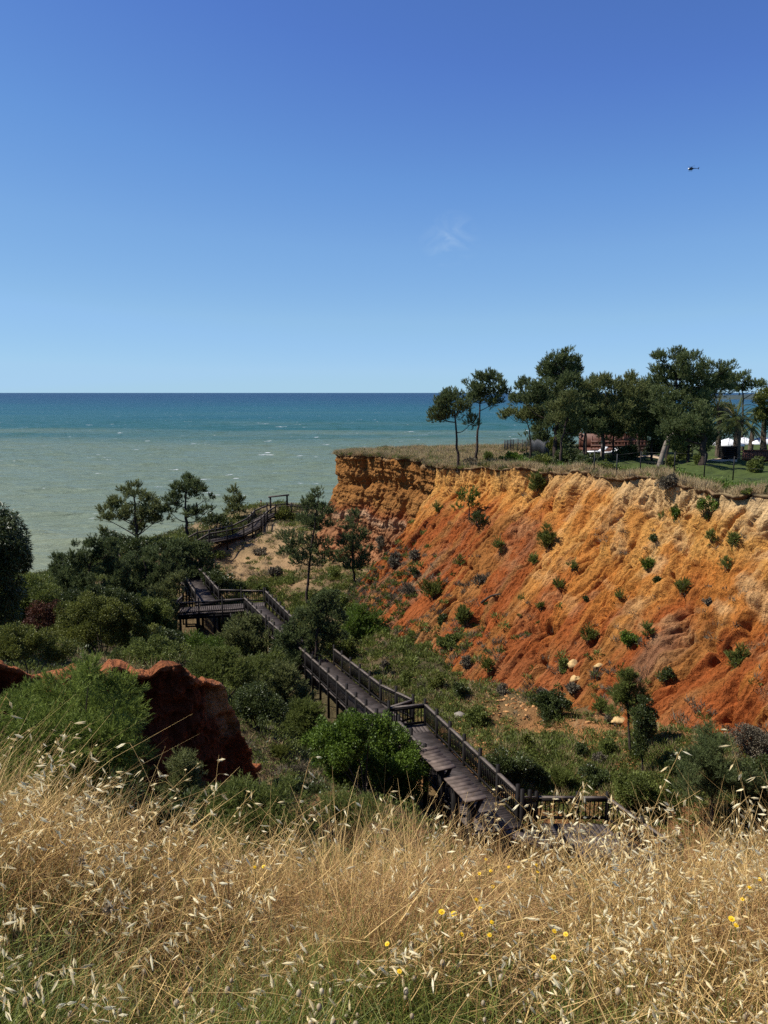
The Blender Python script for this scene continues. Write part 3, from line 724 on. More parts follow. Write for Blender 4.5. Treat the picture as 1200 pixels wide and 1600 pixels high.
def deck_run(parent, a, b, width, name='deck', plank=.145):
    a, b = np.array(a), np.array(b); d = b - a; Lh = np.linalg.norm(d[:2]); L = np.linalg.norm(d)
    dr = d / L; side = np.array((dr[1], -dr[0], 0)) / np.linalg.norm(dr[:2])
    m = MB(); n = max(1, int(L / plank))
    for k in range(n):
        c = a + d * (k + .5) / n
        w = width + random.uniform(-.03, .03)
        up = np.cross(side, dr) if name == 'deck' else np.array((0, 0, 1.0))
        j = random.uniform(-.004, .004)
        m.add(*beam(c - side*w/2 + up*(j-.02), c + side*w/2 + up*(j-.02), L / n - .012 if name == 'deck' else .29, .04, up))
    o = m.build(name, M_DECK, parent)
    f = MB()
    for s in (-.42, 0, .42):
        f.add(*beam(a + side*width*s - np.array((0,0,.13)), b + side*width*s - np.array((0,0,.13)), .07, .17))
    f.build('joists', M_WOOD, o)
    return o

def stair_run(parent, a, b, width):
    a, b = np.array(a), np.array(b); d = b - a
    side = np.array((d[1], -d[0], 0)) / np.linalg.norm(d[:2])
    fw = np.array((d[0], d[1], 0)) / np.linalg.norm(d[:2])
    n = max(2, int(round(abs(d[2]) / .16)))
    n = max(n, int(np.linalg.norm(d[:2]) / .55))
    run = np.linalg.norm(d[:2]) / n; m = MB()
    for k in range(n):
        c = a + d * (k + .5) / n
        m.add(*beam(c - side*width/2, c + side*width/2, run * .96, .045))
        m.add(*beam(c - side*width/2 + fw*run*.46 - np.array((0,0,.09)), c + side*width/2 + fw*run*.46 - np.array((0,0,.09)), .03, .12))
    for s in (-.5, .5):
        m.add(*beam(a + side*(width+.08)*s - np.array((0,0,.08)), b + side*(width+.08)*s - np.array((0,0,.08)), .06, .26))
    return m.build('stairs', M_DECK, parent)

def off(a, b, w):
    d = np.array(b) - np.array(a); s = np.array((d[1], -d[0], 0)) / np.linalg.norm(d[:2]); return s * w

bw = empty('boardwalk', DECK_MAIN[3] - np.array((0,0,1.0)), 'dark wooden boardwalk with picket railings zigzagging down the green valley', 'boardwalk')
W_ = 1.58
A = DECK_MAIN; Bq = DECK_STAIR
deck_run(bw, A[3], A[4], W_)
deck_run(bw, A[0], A[1], W_)
deck_run(bw, A[1] + (A[1]-A[2])*.25, A[2], W_ + .3)
stair_run(bw, A[2], A[3] + np.array((.5, -.2, 0)), W_)
# the landing where the walk shifts sideways
s3 = off(A[3], A[4], W_ / 2)
u3 = (A[4] - A[3]) / np.linalg.norm(A[4] - A[3])
deck_run(bw, A[4] + s3, A[4] - s3*3.2, 1.5)
rail_run(bw, [A[3] + s3 + u3*.4, A[4] + s3 + u3*.7, A[4] - s3*.9 + u3*.75])
rail_run(bw, [A[3] - s3 + u3*1.2, A[4] - s3 - u3*.9])
s2 = np.array((0, 1.05, 0))
rail_run(bw, [A[3] + s3 + u3*.1, A[2] + s2 + np.array((-.2, 0, 0)), (A[1] + A[2]) / 2 + s2 + np.array((.25, 0, 0)), A[1] + s2 + np.array((.35, 0, 0)), A[0] + off(A[1], A[0], -W_/2)], h=.86, ph=1.08)
s4 = off(Bq[0], Bq[1], W_ / 2)
up_ = lambda z: np.array((0, 0, z))
mid = Bq[0] * .28 + Bq[1] * .72
stair_run(bw, Bq[0] + (Bq[1]-Bq[0])*.08, mid, W_)
deck_run(bw, mid, Bq[2], W_)
deck_run(bw, Bq[2], Bq[3], W_)
deck_run(bw, Bq[3], Bq[4], W_)
rail_run(bw, [A[4] - s3*3.2 - u3*.8, Bq[0] - s4, mid - s4, Bq[2] - s4, Bq[3] - s4])
rail_run(bw, [A[4] - s3*.9 + u3*.78, Bq[0] + s4*1.0 + np.array((.0,.9,0)), mid + s4, Bq[2] + s4])
s5 = off(Bq[3], Bq[4], W_ / 2)
rail_run(bw, [Bq[3] + s5 , Bq[4] + s5 + np.array((0, .9, 0))])
rail_run(bw, [Bq[3] - s5 + (Bq[4]-Bq[3])*.1, Bq[4] - s5 + (Bq[3]-Bq[4])*.08])
p0, p1 = DECK_PLAT
deck_run(bw, p0 + np.array((.8, .3, 0)), p1, 2.0)
s6 = np.array((0, -1.0, 0))
rail_run(bw, [p0 + s6 + np.array((-.4, 0, 0)), p1 + s6, p1 - s6])
t0, t1, t2 = DECK_TURN
s7 = off(t0, t1, W_ / 2)
deck_run(bw, t0 + (t0-t1)*.05, t1, W_)
stair_run(bw, t1, t2, W_)
rail_run(bw, [p0 - s6 + np.array((.6, .2, 0)), t0 + s7 + np.array((.2, 0, 0)), t1 + s7, t2 + s7])
rail_run(bw, [t0 - s7 + np.array((0, .0, 0)), t1 - s7, t2 - s7])
# cross bracing under the high platform
m = MB()
for k in np.linspace(.05, .95, 5):
    c = p0 * (1-k) + p1 * k; gz = ground_z(c[0], c[1] - .9, c[2] - .4) - .3
    m.add(*beam((c[0], c[1]-.8, gz), (c[0], c[1]-.8, c[2]-.12), .14, .14, (1, 0, 0)))
    m.add(*beam((c[0], c[1]+.8, gz), (c[0], c[1]+.8, c[2]-.12), .14, .14, (1, 0, 0)))
m.add(*beam(p0 + np.array((0, -.8, -.3)), p1 + np.array((0, -.8, -.3)), .1, .22))
m.build('support_frame', M_WOOD, bw)

rw = empty('ridge_walkway', RIDGE[0], 'distant dark wooden walkway with railings climbing the sandy ridge', 'boardwalk')
rl_, rr_ = [], []
for i, q in enumerate(RIDGE):
    a = RIDGE[max(i-1, 0)]; b = RIDGE[min(i+1, len(RIDGE)-1)]; s = off(a, b, .8)
    rl_.append(q - s); rr_.append(q + s)
for i in range(len(RIDGE) - 1):
    a, b = RIDGE[i], RIDGE[i+1]
    if abs(b[2]-a[2]) / np.linalg.norm((b-a)[:2]) > .22: stair_run(rw, a, b, 1.6)
    else: deck_run(rw, a, b, 1.6)
rail_run(rw, rl_, 2.0, 1.0, .13, 1.3, True, .2)
rail_run(rw, rr_, 2.0, 1.0, .13, 1.3, True, .2)

gt = empty('wooden_gateway', P(425,803,92), 'dark timber gateway frame at the top of the ridge walkway', 'gateway')
ga, gb = P(423,803,92.5), P(449,800,93.5)
for q in (ga, gb):
    mk('post', *beam(q - up_(.5), q + up_(2.0), .2, .2, (1, 0, 0)), M_WOOD, gt)
mk('lintel', *beam(ga + up_(2.08) + (ga-gb)*.12, gb + up_(2.08) + (gb-ga)*.12, .2, .17), M_RAILTOP, gt)
mp_, mt_, _, _ = ground_px(408, 787)
mkp = empty('marker_post', mp_, 'small brick red pillar with dark cap alone on the ridge top', 'marker post')
mk('pillar', *box(mp_ + up_(.45), (.42, .42, 1.0)), plain('brick_red_pillar', (.22, .10, .065), .8, .2, 8), mkp)
mk('cap', *box(mp_ + up_(1.02), (.52, .52, .1)), M_WOOD, mkp)
mk('finial', *tube([mp_ + up_(1.07), mp_ + up_(1.3), mp_ + up_(1.5)], [.08, .1, .03], 8), M_WOOD, mkp)

# two small plank roofs on single posts over the left rail
def canopy(pc, along, across, label):
    pc = np.array(pc); al = np.array(along); ac = np.array(across)
    la = np.linalg.norm(al); lc = np.linalg.norm(ac); a = al / la; c = ac / lc; nrm = np.cross(c, a); nrm /= np.linalg.norm(nrm)
    if nrm[2] < 0: nrm = -nrm
    base_c = pc - c * lc * .12
    root = empty('shade_canopy', (base_c[0], base_c[1], pc[2] - 2.1), label, 'canopy', 'plank shade roofs over the boardwalk')
    m = MB(); n = 7
    for k in range(n):
        q = pc + a * la * ((k + .5) / n - .5) + nrm * random.uniform(-.01, .01)
        e = lc * random.uniform(.97, 1.03)
        m.add(*beam(q - c * e / 2, q + c * e / 2, la / n - .015, .04, nrm))
    m.build('roof', M_ROOFBOARD, root)
    for s in (-.36, .36):
        q = base_c + a * la * s
        mk('post', *beam((q[0], q[1], pc[2] - 3.0), q - nrm * .1, .15, .15, (1, .3, 0)), M_WOOD, root)
        mk('brace', *beam(q - np.array((0,0,.75)), q + c * lc * .52 - nrm * .07, .09, .09), M_WOOD, root)
        mk('rafter', *beam(q - c * lc * .36 - nrm * .08, q + c * lc * .56 - nrm * .08, .09, .11), M_WOOD, root)
    return root
def on_level(px, py, z):
    d = P(px, py, 1.0) - np.array((0, 0, EZ)); return np.array((0, 0, EZ)) + d * ((z - EZ) / d[2])
for corners, lab in ((((649,1172), (681,1166), (711,1199), (684,1205)), 'plank topped shelter beside the bright green bush, farther of the two'),
                     (((692,1217), (727,1211), (761,1247), (729,1254)), 'plank topped shelter nearer the dry grass, closer of the two')):
    a, b, c, d = [on_level(x, y, DECK_MAIN[3][2] * .6 + DECK_MAIN[4][2] * .4 + 1.35) for x, y in corners]
    canopy((a + b + c + d) / 4, ((a + b) - (c + d)) / 2, ((b + c) - (a + d)) / 2, lab)
#PLANTS
# ------------------------------------------------------------------ plants
def unit(v): return v / (np.linalg.norm(v, axis=-1, keepdims=True) + 1e-9)

def clumps_of(blobs, per=9, flat=.8, size=.42):
    """split ellipsoids (centre, radii) into smaller clumps: centres, radii, parent index"""
    cs_, rs_, ix = [], [], []
    for i, (c, r) in enumerate(blobs):
        n = max(4, int(per * rng.uniform(.8, 1.2)))
        d = unit(rng.normal(size=(n, 3))) * (rng.uniform(.15, 1, n) ** .45 * rng.uniform(.62, 1.06, n))[:, None]
        cs_.append(np.array(c) + d * r); rs_.append(np.mean(r) * size * rng.uniform(.45, 1.35, n)); ix.append(np.full(n, i))
    return np.concatenate(cs_), np.concatenate(rs_), np.concatenate(ix)

def needles(blobs, ln, wd, dens=5.0, per=9, K=11, up=.75, spread=.6, size=.42, flat=.75):
    """tufts of needles on clumps: vertices, triangles, tints"""
    cc_, cr_, ci_ = clumps_of(blobs, per, size=size)
    area = sum(math.pi * r[0] * r[2] for _, r in blobs)
    K = 20
    nt_ = int(max(20, 1.9 * dens * area / (.5 * ln * wd) / K))
    w = cr_ ** 2; k = rng.choice(len(cc_), nt_, p=w / w.sum())
    u = unit(rng.normal(size=(nt_, 3))) * (rng.uniform(.15, 1, nt_) ** .4)[:, None]
    u[:, 2] *= flat
    pos = cc_[k] + u * cr_[k][:, None]
    bc = np.array([c for c, _ in blobs])[ci_[k]]
    br2 = np.array([r for _, r in blobs])[ci_[k]]
    d = unit(u * .6 + (pos - bc) / br2 * .6 + np.array((0, 0, up)) + rng.normal(size=(nt_, 3)) * .2)
    ctint = rng.uniform(0, 1, len(cc_))[k] * .6 + rng.uniform(0, 1, nt_) * .4
    along = np.tile(np.linspace(0, 1, K), nt_)
    shoot = np.repeat(rng.uniform(.7, 1.5, nt_) * ln, K)
    d = np.repeat(d, K, 0); pos = np.repeat(pos, K, 0) + d * (along * shoot)[:, None]; n = len(pos)
    dn = unit(d * (.75 + .5 * along[:, None]) + rng.normal(size=(n, 3)) * spread)
    sd_ = unit(np.cross(dn, rng.normal(size=(n, 3))))
    L_ = ln * rng.uniform(.6, 1.0, n)[:, None] * (1 - .35 * along[:, None])
    V = np.stack([pos - sd_ * wd / 2, pos + sd_ * wd / 2, pos + dn * L_], 1).reshape(-1, 3)
    F = np.arange(n * 3).reshape(-1, 3)
    tint = np.repeat(np.clip(.08 + .50 * np.repeat(ctint, K) + .2 * along + .25 * rng.uniform(0, 1, n), 0, 1), 3)
    return V, F, tint

def leaves(blobs, ln, wd, dens=4.0, per=9, size=.45, droop=0.0, up=.3, shell=.35):
    """leaf blades (diamonds) on clumps"""
    cc_, cr_, ci_ = clumps_of(blobs, per, size=size)
    area = sum(math.pi * r[0] * r[2] for _, r in blobs)
    n = int(max(40, 1.5 * dens * area / (.5 * ln * wd)))
    w = cr_ ** 2; k = rng.choice(len(cc_), n, p=w / w.sum())
    u = unit(rng.normal(size=(n, 3))) * (rng.uniform(.1, 1, n) ** shell)[:, None]
    pos = cc_[k] + u * cr_[k][:, None]
    bc = np.array([c for c, _ in blobs])[ci_[k]]; br2 = np.array([r for _, r in blobs])[ci_[k]]
    dn = unit(u * .6 + (pos - bc) / br2 * .4 + rng.normal(size=(n, 3)) * .55 + np.array((0, 0, up - droop)))
    sd_ = unit(np.cross(dn, unit(u + rng.normal(size=(n, 3)) * .7)))
    L_ = ln * rng.uniform(.7, 1.25, n)[:, None]; w_ = wd * rng.uniform(.8, 1.2, n)[:, None]
    V = np.stack([pos, pos + dn * L_ * .45 + sd_ * w_ / 2, pos + dn * L_, pos + dn * L_ * .45 - sd_ * w_ / 2], 1).reshape(-1, 3)
    F = np.arange(n * 4).reshape(-1, 4)
    ct = rng.uniform(0, 1, len(cc_))[k]
    tint = np.repeat(np.clip(.1 + .42 * ct + .45 * rng.uniform(0, 1, n), 0, 1), 4)
    return V, F, tint

def px_blobs(bl, t, deep=.5):
    xs_ = [b[0] for b in bl]; span = (max(xs_) - min(xs_)) * t / FPX
    out = []
    for cx, cy_, rx, ry in bl:
        dt = random.uniform(-1, 1) * span * deep * .5
        rxm, rym = 1.17 * rx * t / FPX, 1.17 * ry * t / FPX
        out.append((P(cx, cy_, t + dt), np.array((rxm, (rxm + rym) / 2 * 1.1, rym))))
    return out

def limbs(trunk_pts, r0, blobs, twigs=3, sides=7, lo=.35):
    """tapered trunk with a limb into every blob of the crown"""
    m = MB(); tp_ = smooth_path(trunk_pts, 14)
    tp_[1:-1] += rng.normal(size=(12, 3)) * r0 * .25
    rr = r0 * (1 - .72 * np.linspace(0, 1, 14)); rr[0] *= 1.35
    m.add(*tube(tp_, rr, sides))
    for c, r in blobs:
        c = np.array(c)
        f = np.clip(np.searchsorted(tp_[:, 2], c[2] - .5 * np.linalg.norm(c[:2] - tp_[-1, :2]) - r[2] * .6) / 13.0, lo, .97)
        s = tp_[int(f * 13)]
        midp = s * .5 + c * .5 + np.array((0, 0, -.10 * np.linalg.norm(c - s))) + rng.normal(size=3) * .06 * np.linalg.norm(c - s)
        br0 = max(r0 * .42 * (1 - .4 * f), .012)
        m.add(*tube(smooth_path([s, midp, c], 7), np.linspace(br0, br0 * .3, 7), 5))
        for _ in range(twigs):
            e = c + unit(rng.normal(size=3)) * r * .8
            m.add(*tube(smooth_path([midp * .4 + c * .6, (midp + c + e) / 3, e], 5), np.linspace(br0 * .4, br0 * .12, 5), 4))
    return m

def to_ground(trunk):
    b0 = trunk[0]; gz = ground_z(b0[0], b0[1], b0[2] + 2.5)
    if gz < b0[2] - .02: return [np.array((b0[0], b0[1], gz - .15))] + list(trunk)
    return [np.array((b0[0], b0[1], gz - .15))] + list(trunk[1:])

def tree(label, trunk_px, t, blobs_px, mat=None, r0=.13, kind='needle', name='pine_tree', cat='tree', group=None, dens=5.0, deep=.6, ln=None, wd=None, twigs=3, per=16, bark=None, up=.9, droop=0, size=.34):
    if t is None: _, t, _, _ = ground_px(*trunk_px[0])
    bl = px_blobs(blobs_px, t, deep)
    tr_ = to_ground([P(x, y, t) for x, y in trunk_px])
    root = empty(name, tr_[0], label, cat, group)
    limbs(tr_, r0, bl, twigs).build('trunk', bark or M_BARK, root, smooth=True)
    if kind == 'needle':
        V, F, ti = needles(bl, ln or max(.20, t * .0046), wd or max(.020, t * .00072), dens, per, up=up, size=size)
    else:
        V, F, ti = leaves(bl, ln or max(.07, t * .0026), wd or max(.03, t * .0013), dens, per, droop=droop, size=size)
    mk('crown', V, F, mat or M_PINE, root, tint=ti)
    return root

WIDE = 1.0
GP = 'pines on the cliff top'
tree('slender pine leaning over the cliff edge with a rounded dark crown', [(716,733),(716,715),(714,690),(712,655),(711,630)], None,
     [(712,620,22,13),(695,632,18,12),(680,648,14,9),(725,637,17,13),(707,648,20,8),(739,659,12,7),(690,655,12,5)], group=GP, r0=.15)
tree('slender straight pine behind the one at the cliff edge, crown blown to the right', [(745,704),(746,680),(749,645),(752,612)], 66,
     [(765,594,20,10),(745,604,18,11),(780,606,16,9),(757,616,22,11),(788,613,10,6),(737,622,14,9),(770,628,14,6),(752,590,12,7)], group=GP, r0=.15)
tree('small low pine with a flat wind blown crown beside the metal fence', [(829,712),(829,690),(826,668),(820,655)], 62,
     [(800,648,16,8),(818,650,18,10),(835,655,18,9),(790,645,7,4),(830,640,16,9)], M_PINELIGHT, group=GP, r0=.09)
tree('tallest dense dark pine on the plateau with a pointed top', [(868,722),(868,690),(872,640),(880,575)], 58,
     [(882,556,14,12),(866,562,13,11),(902,570,10,12),(852,577,17,13),(878,580,26,18),(840,602,20,13),(818,602,14,10),(815,624,18,9),(860,613,30,18),(890,605,24,20),(835,625,22,14),(865,638,34,18),(898,632,22,18),(870,588,22,14)], group=GP, r0=.2, dens=5.5)
tree('slim pine with a leaning trunk and ragged olive crown in front of the tallest pine', [(876,716),(878,690),(884,660),(892,640)], 54,
     [(880,640,20,13),(900,650,18,13),(868,655,18,10),(905,668,14,9),(890,625,16,10)], M_PINELIGHT, group=GP, r0=.12)
tree('broad bright olive pine between the two tallest pines', [(942,718),(944,690),(938,655),(945,620)], 57,
     [(925,610,19,13),(950,602,22,15),(980,597,22,14),(970,625,30,18),(937,637,25,18),(925,658,20,13),(960,650,22,12),(985,612,20,14)], M_PINELIGHT, group=GP, r0=.14)
tree('dark pine with several stems standing behind the leaning bare trunk', [(996,717),(998,690),(1002,660),(1003,625)], 62,
     [(1000,620,20,18),(1003,650,17,14),(985,640,16,14),(1015,635,14,14),(1018,605,14,13)], group=GP, r0=.16)
tree('big spreading pine with the widest crown above the lawn', [(1043,722),(1044,690),(1052,640),(1060,575)], 55,
     [(1032,560,12,9),(1057,554,14,10),(1040,580,20,14),(1070,567,21,14),(1105,572,16,11),(1135,577,14,11),(1055,600,30,18),(1100,598,22,15),(1124,596,17,11),(1040,625,25,16),(1076,627,27,18),(1096,622,18,11),(1060,650,28,15),(1085,585,18,12)], group=GP, r0=.22, dens=5.5)
tree('thick trunked pine at the edge of the lawn, its crown low and very dark', [(1098,728),(1099,700),(1098,670),(1092,640)], 50,
     [(1095,650,22,14),(1080,665,22,14),(1105,668,14,12),(1065,680,20,14),(1050,670,18,14)], group=GP, r0=.26, dens=5)
tree('far pine with a flat top rising behind the palm trees', [(1160,700),(1160,660),(1160,625),(1160,605)], 75,
     [(1162,592,15,7),(1152,604,15,8),(1180,604,14,8),(1192,600,12,8)], group=GP, r0=.16)
tree('feathery grey green tree at the right edge behind the palms', [(1196,715),(1196,670),(1195,625)], 60,
     [(1190,622,13,12),(1200,640,14,14),(1188,652,10,12),(1205,615,16,14),(1215,660,20,20)], M_OLIVE, kind='leaf', name='garden_tree', group=None, r0=.12, dens=3.5)
for lab, x0, y0, t0, bl0, mt0 in (
  ('low spreading pine filling the shade between tallest pine and olive pine', 912, 716, 56, [(905,655,24,16),(925,668,22,14),(895,672,20,14),(915,640,22,14)], M_PINE),
  ('dark pine with hanging lower branches left of the leaning bare trunk', 1018, 718, 58, [(1015,665,24,16),(1000,678,20,12),(1030,682,20,14),(1020,648,22,14)], M_PINE),
  ('dark pine with low hanging branches right of the leaning bare trunk', 1075, 722, 56, [(1068,662,26,16),(1088,678,24,14),(1060,690,20,14),(1085,655,20,14),(1105,690,16,16)], M_PINE),
  ('dark full pine closing the gap between tallest pine and olive pine', 915, 712, 63, [(915,612,20,16),(925,630,22,16),(908,635,20,16),(930,600,16,12)], M_PINE),
  ('dark pine crown filling the back between olive pine and spreading pine', 985, 710, 66, [(985,625,24,18),(1010,615,22,16),(1000,645,26,16),(970,650,22,16),(1020,600,16,12)], M_PINE),
  ('dark pine at the right shoulder of the spreading pine', 1122, 716, 60, [(1118,608,18,12),(1130,595,16,11),(1105,618,16,11)], M_PINE),
  ('olive pine with low branches left of the dead forked tree', 958, 716, 60, [(955,668,26,14),(975,676,22,12),(940,676,20,12)], M_PINELIGHT)):
    tree(lab, [(x0,y0),(x0+1,y0-25),(x0+3,y0-60)], t0, bl0, mt0, group=GP, r0=.14, dens=4.5)
for px, t, h, lab in ((925,80,58,'low pine in the shade at the back of the plateau behind the wooden terrace'),(1010,84,70,'dark pine far behind the spreading pine, against the sky'),(1120,88,52,'low dark pine at the back between the lawn and the palms'),(855,78,45,'low bushy pine at the back beside the metal fence'),(968,82,60,'dark pine at the back behind the olive pine')):
    b = 694
    tree(lab, [(px,b),(px,b-h*.4),(px+2,b-h)], t, [(px-14,b-h,16,12),(px+14,b-h+4,16,12),(px,b-h+18,26,14),(px-18,b-h+34,22,14),(px+18,b-h+36,22,14)], group=GP, r0=.15, dens=5)

GL = 'pines below the left ridge'
tree('broad umbrella pine against the sea, left one of the two big ridge pines', [(214,852),(213,825),(211,800),(209,770)], 84,
     [(207,768,18,9),(222,777,18,10),(192,782,15,10),(171,794,15,8),(162,809,10,6),(186,808,21,9),(210,800,24,12),(234,798,18,13),(246,789,14,8),(159,833,10,5),(228,818,21,8),(247,812,15,9)], M_PINELIGHT, group=GL, r0=.24, per=8)
tree('tall open pine against the sea beside the start of the ridge walkway', [(292,850),(291,815),(290,790),(293,755)], 83,
     [(294,753,14,8),(279,761,15,8),(312,762,14,8),(291,773,23,9),(324,779,11,5),(270,782,17,8),(300,801,20,6),(327,795,9,4),(264,797,14,8)], group=GL, r0=.2, per=8)
tree('small young conical pine alone on the ridge crest', [(365,812),(366,795),(366,768)], 93,
     [(366,770,6,7),(360,781,9,6),(373,781,9,6),(366,790,12,6),(358,797,10,5),(374,796,10,5)], M_PINELIGHT, group=GL, r0=.09)
tree('dense dark pine with upright shoots at the left by the shore', [(136,945),(138,915),(140,880)], 54,
     [(150,858,12,16),(120,868,24,16),(165,874,22,20),(100,888,20,18),(140,900,38,24),(180,905,28,22),(110,912,28,18),(148,845,6,10),(175,855,8,12),(92,875,10,10)], group=GL, r0=.15, dens=5.5, up=1.1, per=12)
tree('wide dark pine thicket below the umbrella pine', [(230,925),(228,900),(225,875)], 60,
     [(222,875,28,18),(200,900,32,22),(245,898,28,26),(262,866,26,14),(235,925,34,20),(205,930,25,18)], group=GL, r0=.15, dens=5.5, per=12)
tree('bushy dark pine beside the wooden steps at the platform', [(305,920),(303,895),(300,870)], 66,
     [(285,858,22,13),(302,878,32,18),(322,888,18,14),(280,890,25,18),(310,862,18,10)], group=GL, r0=.12, dens=5.5)
tree('loose grey green pine covering the left end of the platform', [(258,990),(258,965),(262,935)], 55,
     [(262,925,24,18),(245,945,28,18),(255,968,24,18),(232,965,22,16),(275,905,14,10)], M_PINELIGHT, group=GL, r0=.1)
GV = 'pines in the valley'
tree('tall valley pine with a leaning bare lower trunk left of the headland', [(479,943),(481,910),(485,870),(492,815),(497,775)], 62,
     [(496,774,8,9),(486,788,16,10),(507,797,15,11),(479,812,19,10),(503,820,20,12),(464,843,24,12),(499,850,22,12),(451,862,16,8),(480,874,22,9),(508,872,13,11)], group=GV, r0=.15, dens=4.2, deep=1.0)
tree('upright pine in front of the headland cliff with a bare stem', [(556,918),(552,892),(551,860),(552,812)], 64,
     [(552,806,7,9),(547,821,13,9),(561,836,14,9),(542,848,16,9),(557,863,20,10),(536,872,13,8),(572,876,12,8),(553,884,17,8)], group=GV, r0=.13, dens=4.4, deep=1.0)
tree('thick bushy pine growing across the boardwalk railing', [(492,1040),(494,1010),(500,970),(512,935)], 42,
     [(515,934,13,12),(500,950,22,16),(476,960,14,14),(520,966,18,17),(494,984,28,19),(464,986,17,14),(452,1001,14,14),(520,992,17,16),(488,1010,28,13),(470,1030,20,12),(452,1018,20,15),(440,1000,14,12)], group=GV, r0=.13, dens=5.5, per=11)
tree('light green young pine below the platform by the sandy gap', [(388,1030),(388,1005),(388,975)], 49,
     [(387,968,16,12),(372,985,22,14),(402,985,20,14),(385,1005,30,15),(410,1000,22,14),(358,1005,18,13),(345,1022,18,12)], M_PINELIGHT, group=GV, r0=.08)
tree('drooping dark pine beside the boardwalk left of the bright green bush', [(448,1140),(448,1110),(445,1075)], 34,
     [(440,1060,24,17),(420,1078,24,18),(456,1085,26,22),(440,1108,32,22),(472,1098,16,14),(415,1105,18,16)], M_PINELIGHT, group=GV, r0=.1, per=12)
tree('small pine sapling at the foot of the dark red bluff', [(285,1245),(286,1225),(288,1185)], 13,
     [(288,1190,9,14),(282,1205,16,14),(296,1212,16,14),(286,1225,22,14),(270,1235,16,12),(303,1236,16,12)], M_PINELIGHT, group=None, r0=.03, ln=.13, wd=.010)
tree('small green pine growing out of the orange slope high under the rim', [(734,812),(733,795),(732,775)], None,
     [(734,767,9,7),(722,775,9,5),(746,775,8,5),(731,782,14,5),(716,794,7,3),(741,790,9,4)], M_BRIGHT, group=None, r0=.06, dens=3, ln=.22)
tree('tiny flat topped tree under the pale rim at the right', [(1107,812),(1106,800),(1108,786)], None,
     [(1108,783,14,6),(1098,790,9,5),(1118,792,9,5),(1100,808,9,5)], M_BRIGHT, kind='leaf', group=None, r0=.04, dens=3.2, name='small_tree')
tree('tall feathery green conifer at the foot of the orange slope', [(985,1195),(984,1150),(980,1100),(978,1050)], 29.5,
     [(980,1058,11,14),(972,1078,17,16),(990,1082,15,16),(976,1103,22,18),(996,1106,16,14)], M_LEAF, group=None, r0=.06, ln=.16, wd=.014, per=12, name='conifer_tree', dens=4.5)
tree('dark small leaved tree with a thin stem in front of the feathery conifer', [(1004,1222),(1003,1190),(1001,1160),(1003,1110)], 28,
     [(1012,1105,15,13),(998,1122,18,15),(1014,1130,14,14),(1003,1148,16,14),(1001,1168,9,10)], M_DARKLEAF, kind='leaf', group=None, r0=.045, name='small_tree', per=14, dens=4)
tree('dark bushy pine beneath the hanging oat stalks at the right', [(1112,1275),(1112,1250),(1112,1190)], 25,
     [(1097,1158,13,15),(1122,1166,18,16),(1086,1188,26,18),(1130,1203,32,20),(1102,1225,46,22),(1160,1218,22,20),(1075,1215,20,18),(1110,1145,7,12)], M_PINE, group=None, r0=.09, ln=.18, wd=.014, per=16, dens=4.5)
tree('dark drooping leaved tree cut by the left edge above the sea', [(-8,1000),(-6,950),(-4,890),(0,840)], 28,
     [(12,826,26,26),(-18,840,50,42),(24,862,20,24),(4,886,38,26),(-40,880,50,40),(30,878,15,20),(5,805,14,14),(34,850,10,14),(10,925,26,26),(-10,965,28,34),(-30,930,40,40)], M_DARKLEAF, kind='leaf', name='leafy_tree', r0=.16, ln=.16, wd=.036, droop=.9, dens=3.0, per=34, size=.26, group=None)

def shrub(label, px, py, w, h, mat=None, style='leaf', t=None, group=None, dens=3.6, per=9, name='shrub', n=None, ln=None, wd=None, size=.42):
    """bush whose base stands at photo pixel (px, py), w by h pixels large; several lobes, short stems"""
    if t is None: p, t, nr, _ = ground_px(px, py)
    else:
        p = P(px, py, t); gz = ground_z(p[0], p[1], p[2] + 1.5); p = np.array((p[0], p[1], gz if abs(gz - p[2]) < 2.5 else p[2]))
    wm_, hm_ = w * t / FPX, h * t / FPX
    k = n or max(4, min(12, int(w / 6)))
    bl = []
    for i in range(k):
        a = random.uniform(0, 6.28); rr = math.sqrt(random.uniform(0, 1)) * .62
        c = p + np.array((math.cos(a) * rr * wm_ * .5, math.sin(a) * rr * wm_ * .5, hm_ * random.uniform(.2, .85) * (1.05 - .45 * rr)))
        s = random.choice((random.uniform(.2, .34), random.uniform(.34, .60)))
        bl.append((c, np.array((wm_ * .5 * s * 1.25, wm_ * .5 * s * 1.25, hm_ * .5 * s * 1.3))))
    bl.append((p + np.array((0, 0, hm_ * .35)), np.array((wm_ * .34, wm_ * .34, hm_ * .38))))
    root = empty(name, p, label, 'shrub', group)
    m = MB()
    for c, r in bl:
        m.add(*tube(smooth_path([p - np.array((0, 0, .1)), p * .5 + c * .5 + rng.normal(size=3) * .04 * wm_, c], 5), np.linspace(max(.012, wm_ * .018), .006, 5), 4))
    m.build('stems', M_TWIG, root)
    if style == 'leaf': V, F, ti = leaves(bl, ln or max(.05, t * .0026), wd or max(.025, t * .0014), dens, per, size=size)
    elif style == 'broom': V, F, ti = needles(bl, ln or max(.16, t * .0050), wd or max(.010, t * .0006), dens, per, up=1.0, spread=.45, size=size)
    else: V, F, ti = needles(bl, ln or max(.16, t * .0048), wd or max(.010, t * .0006), dens, per, up=.55, spread=.75, size=size)
    mk('foliage', V, F, mat or M_LEAF, root, tint=ti)
    return root

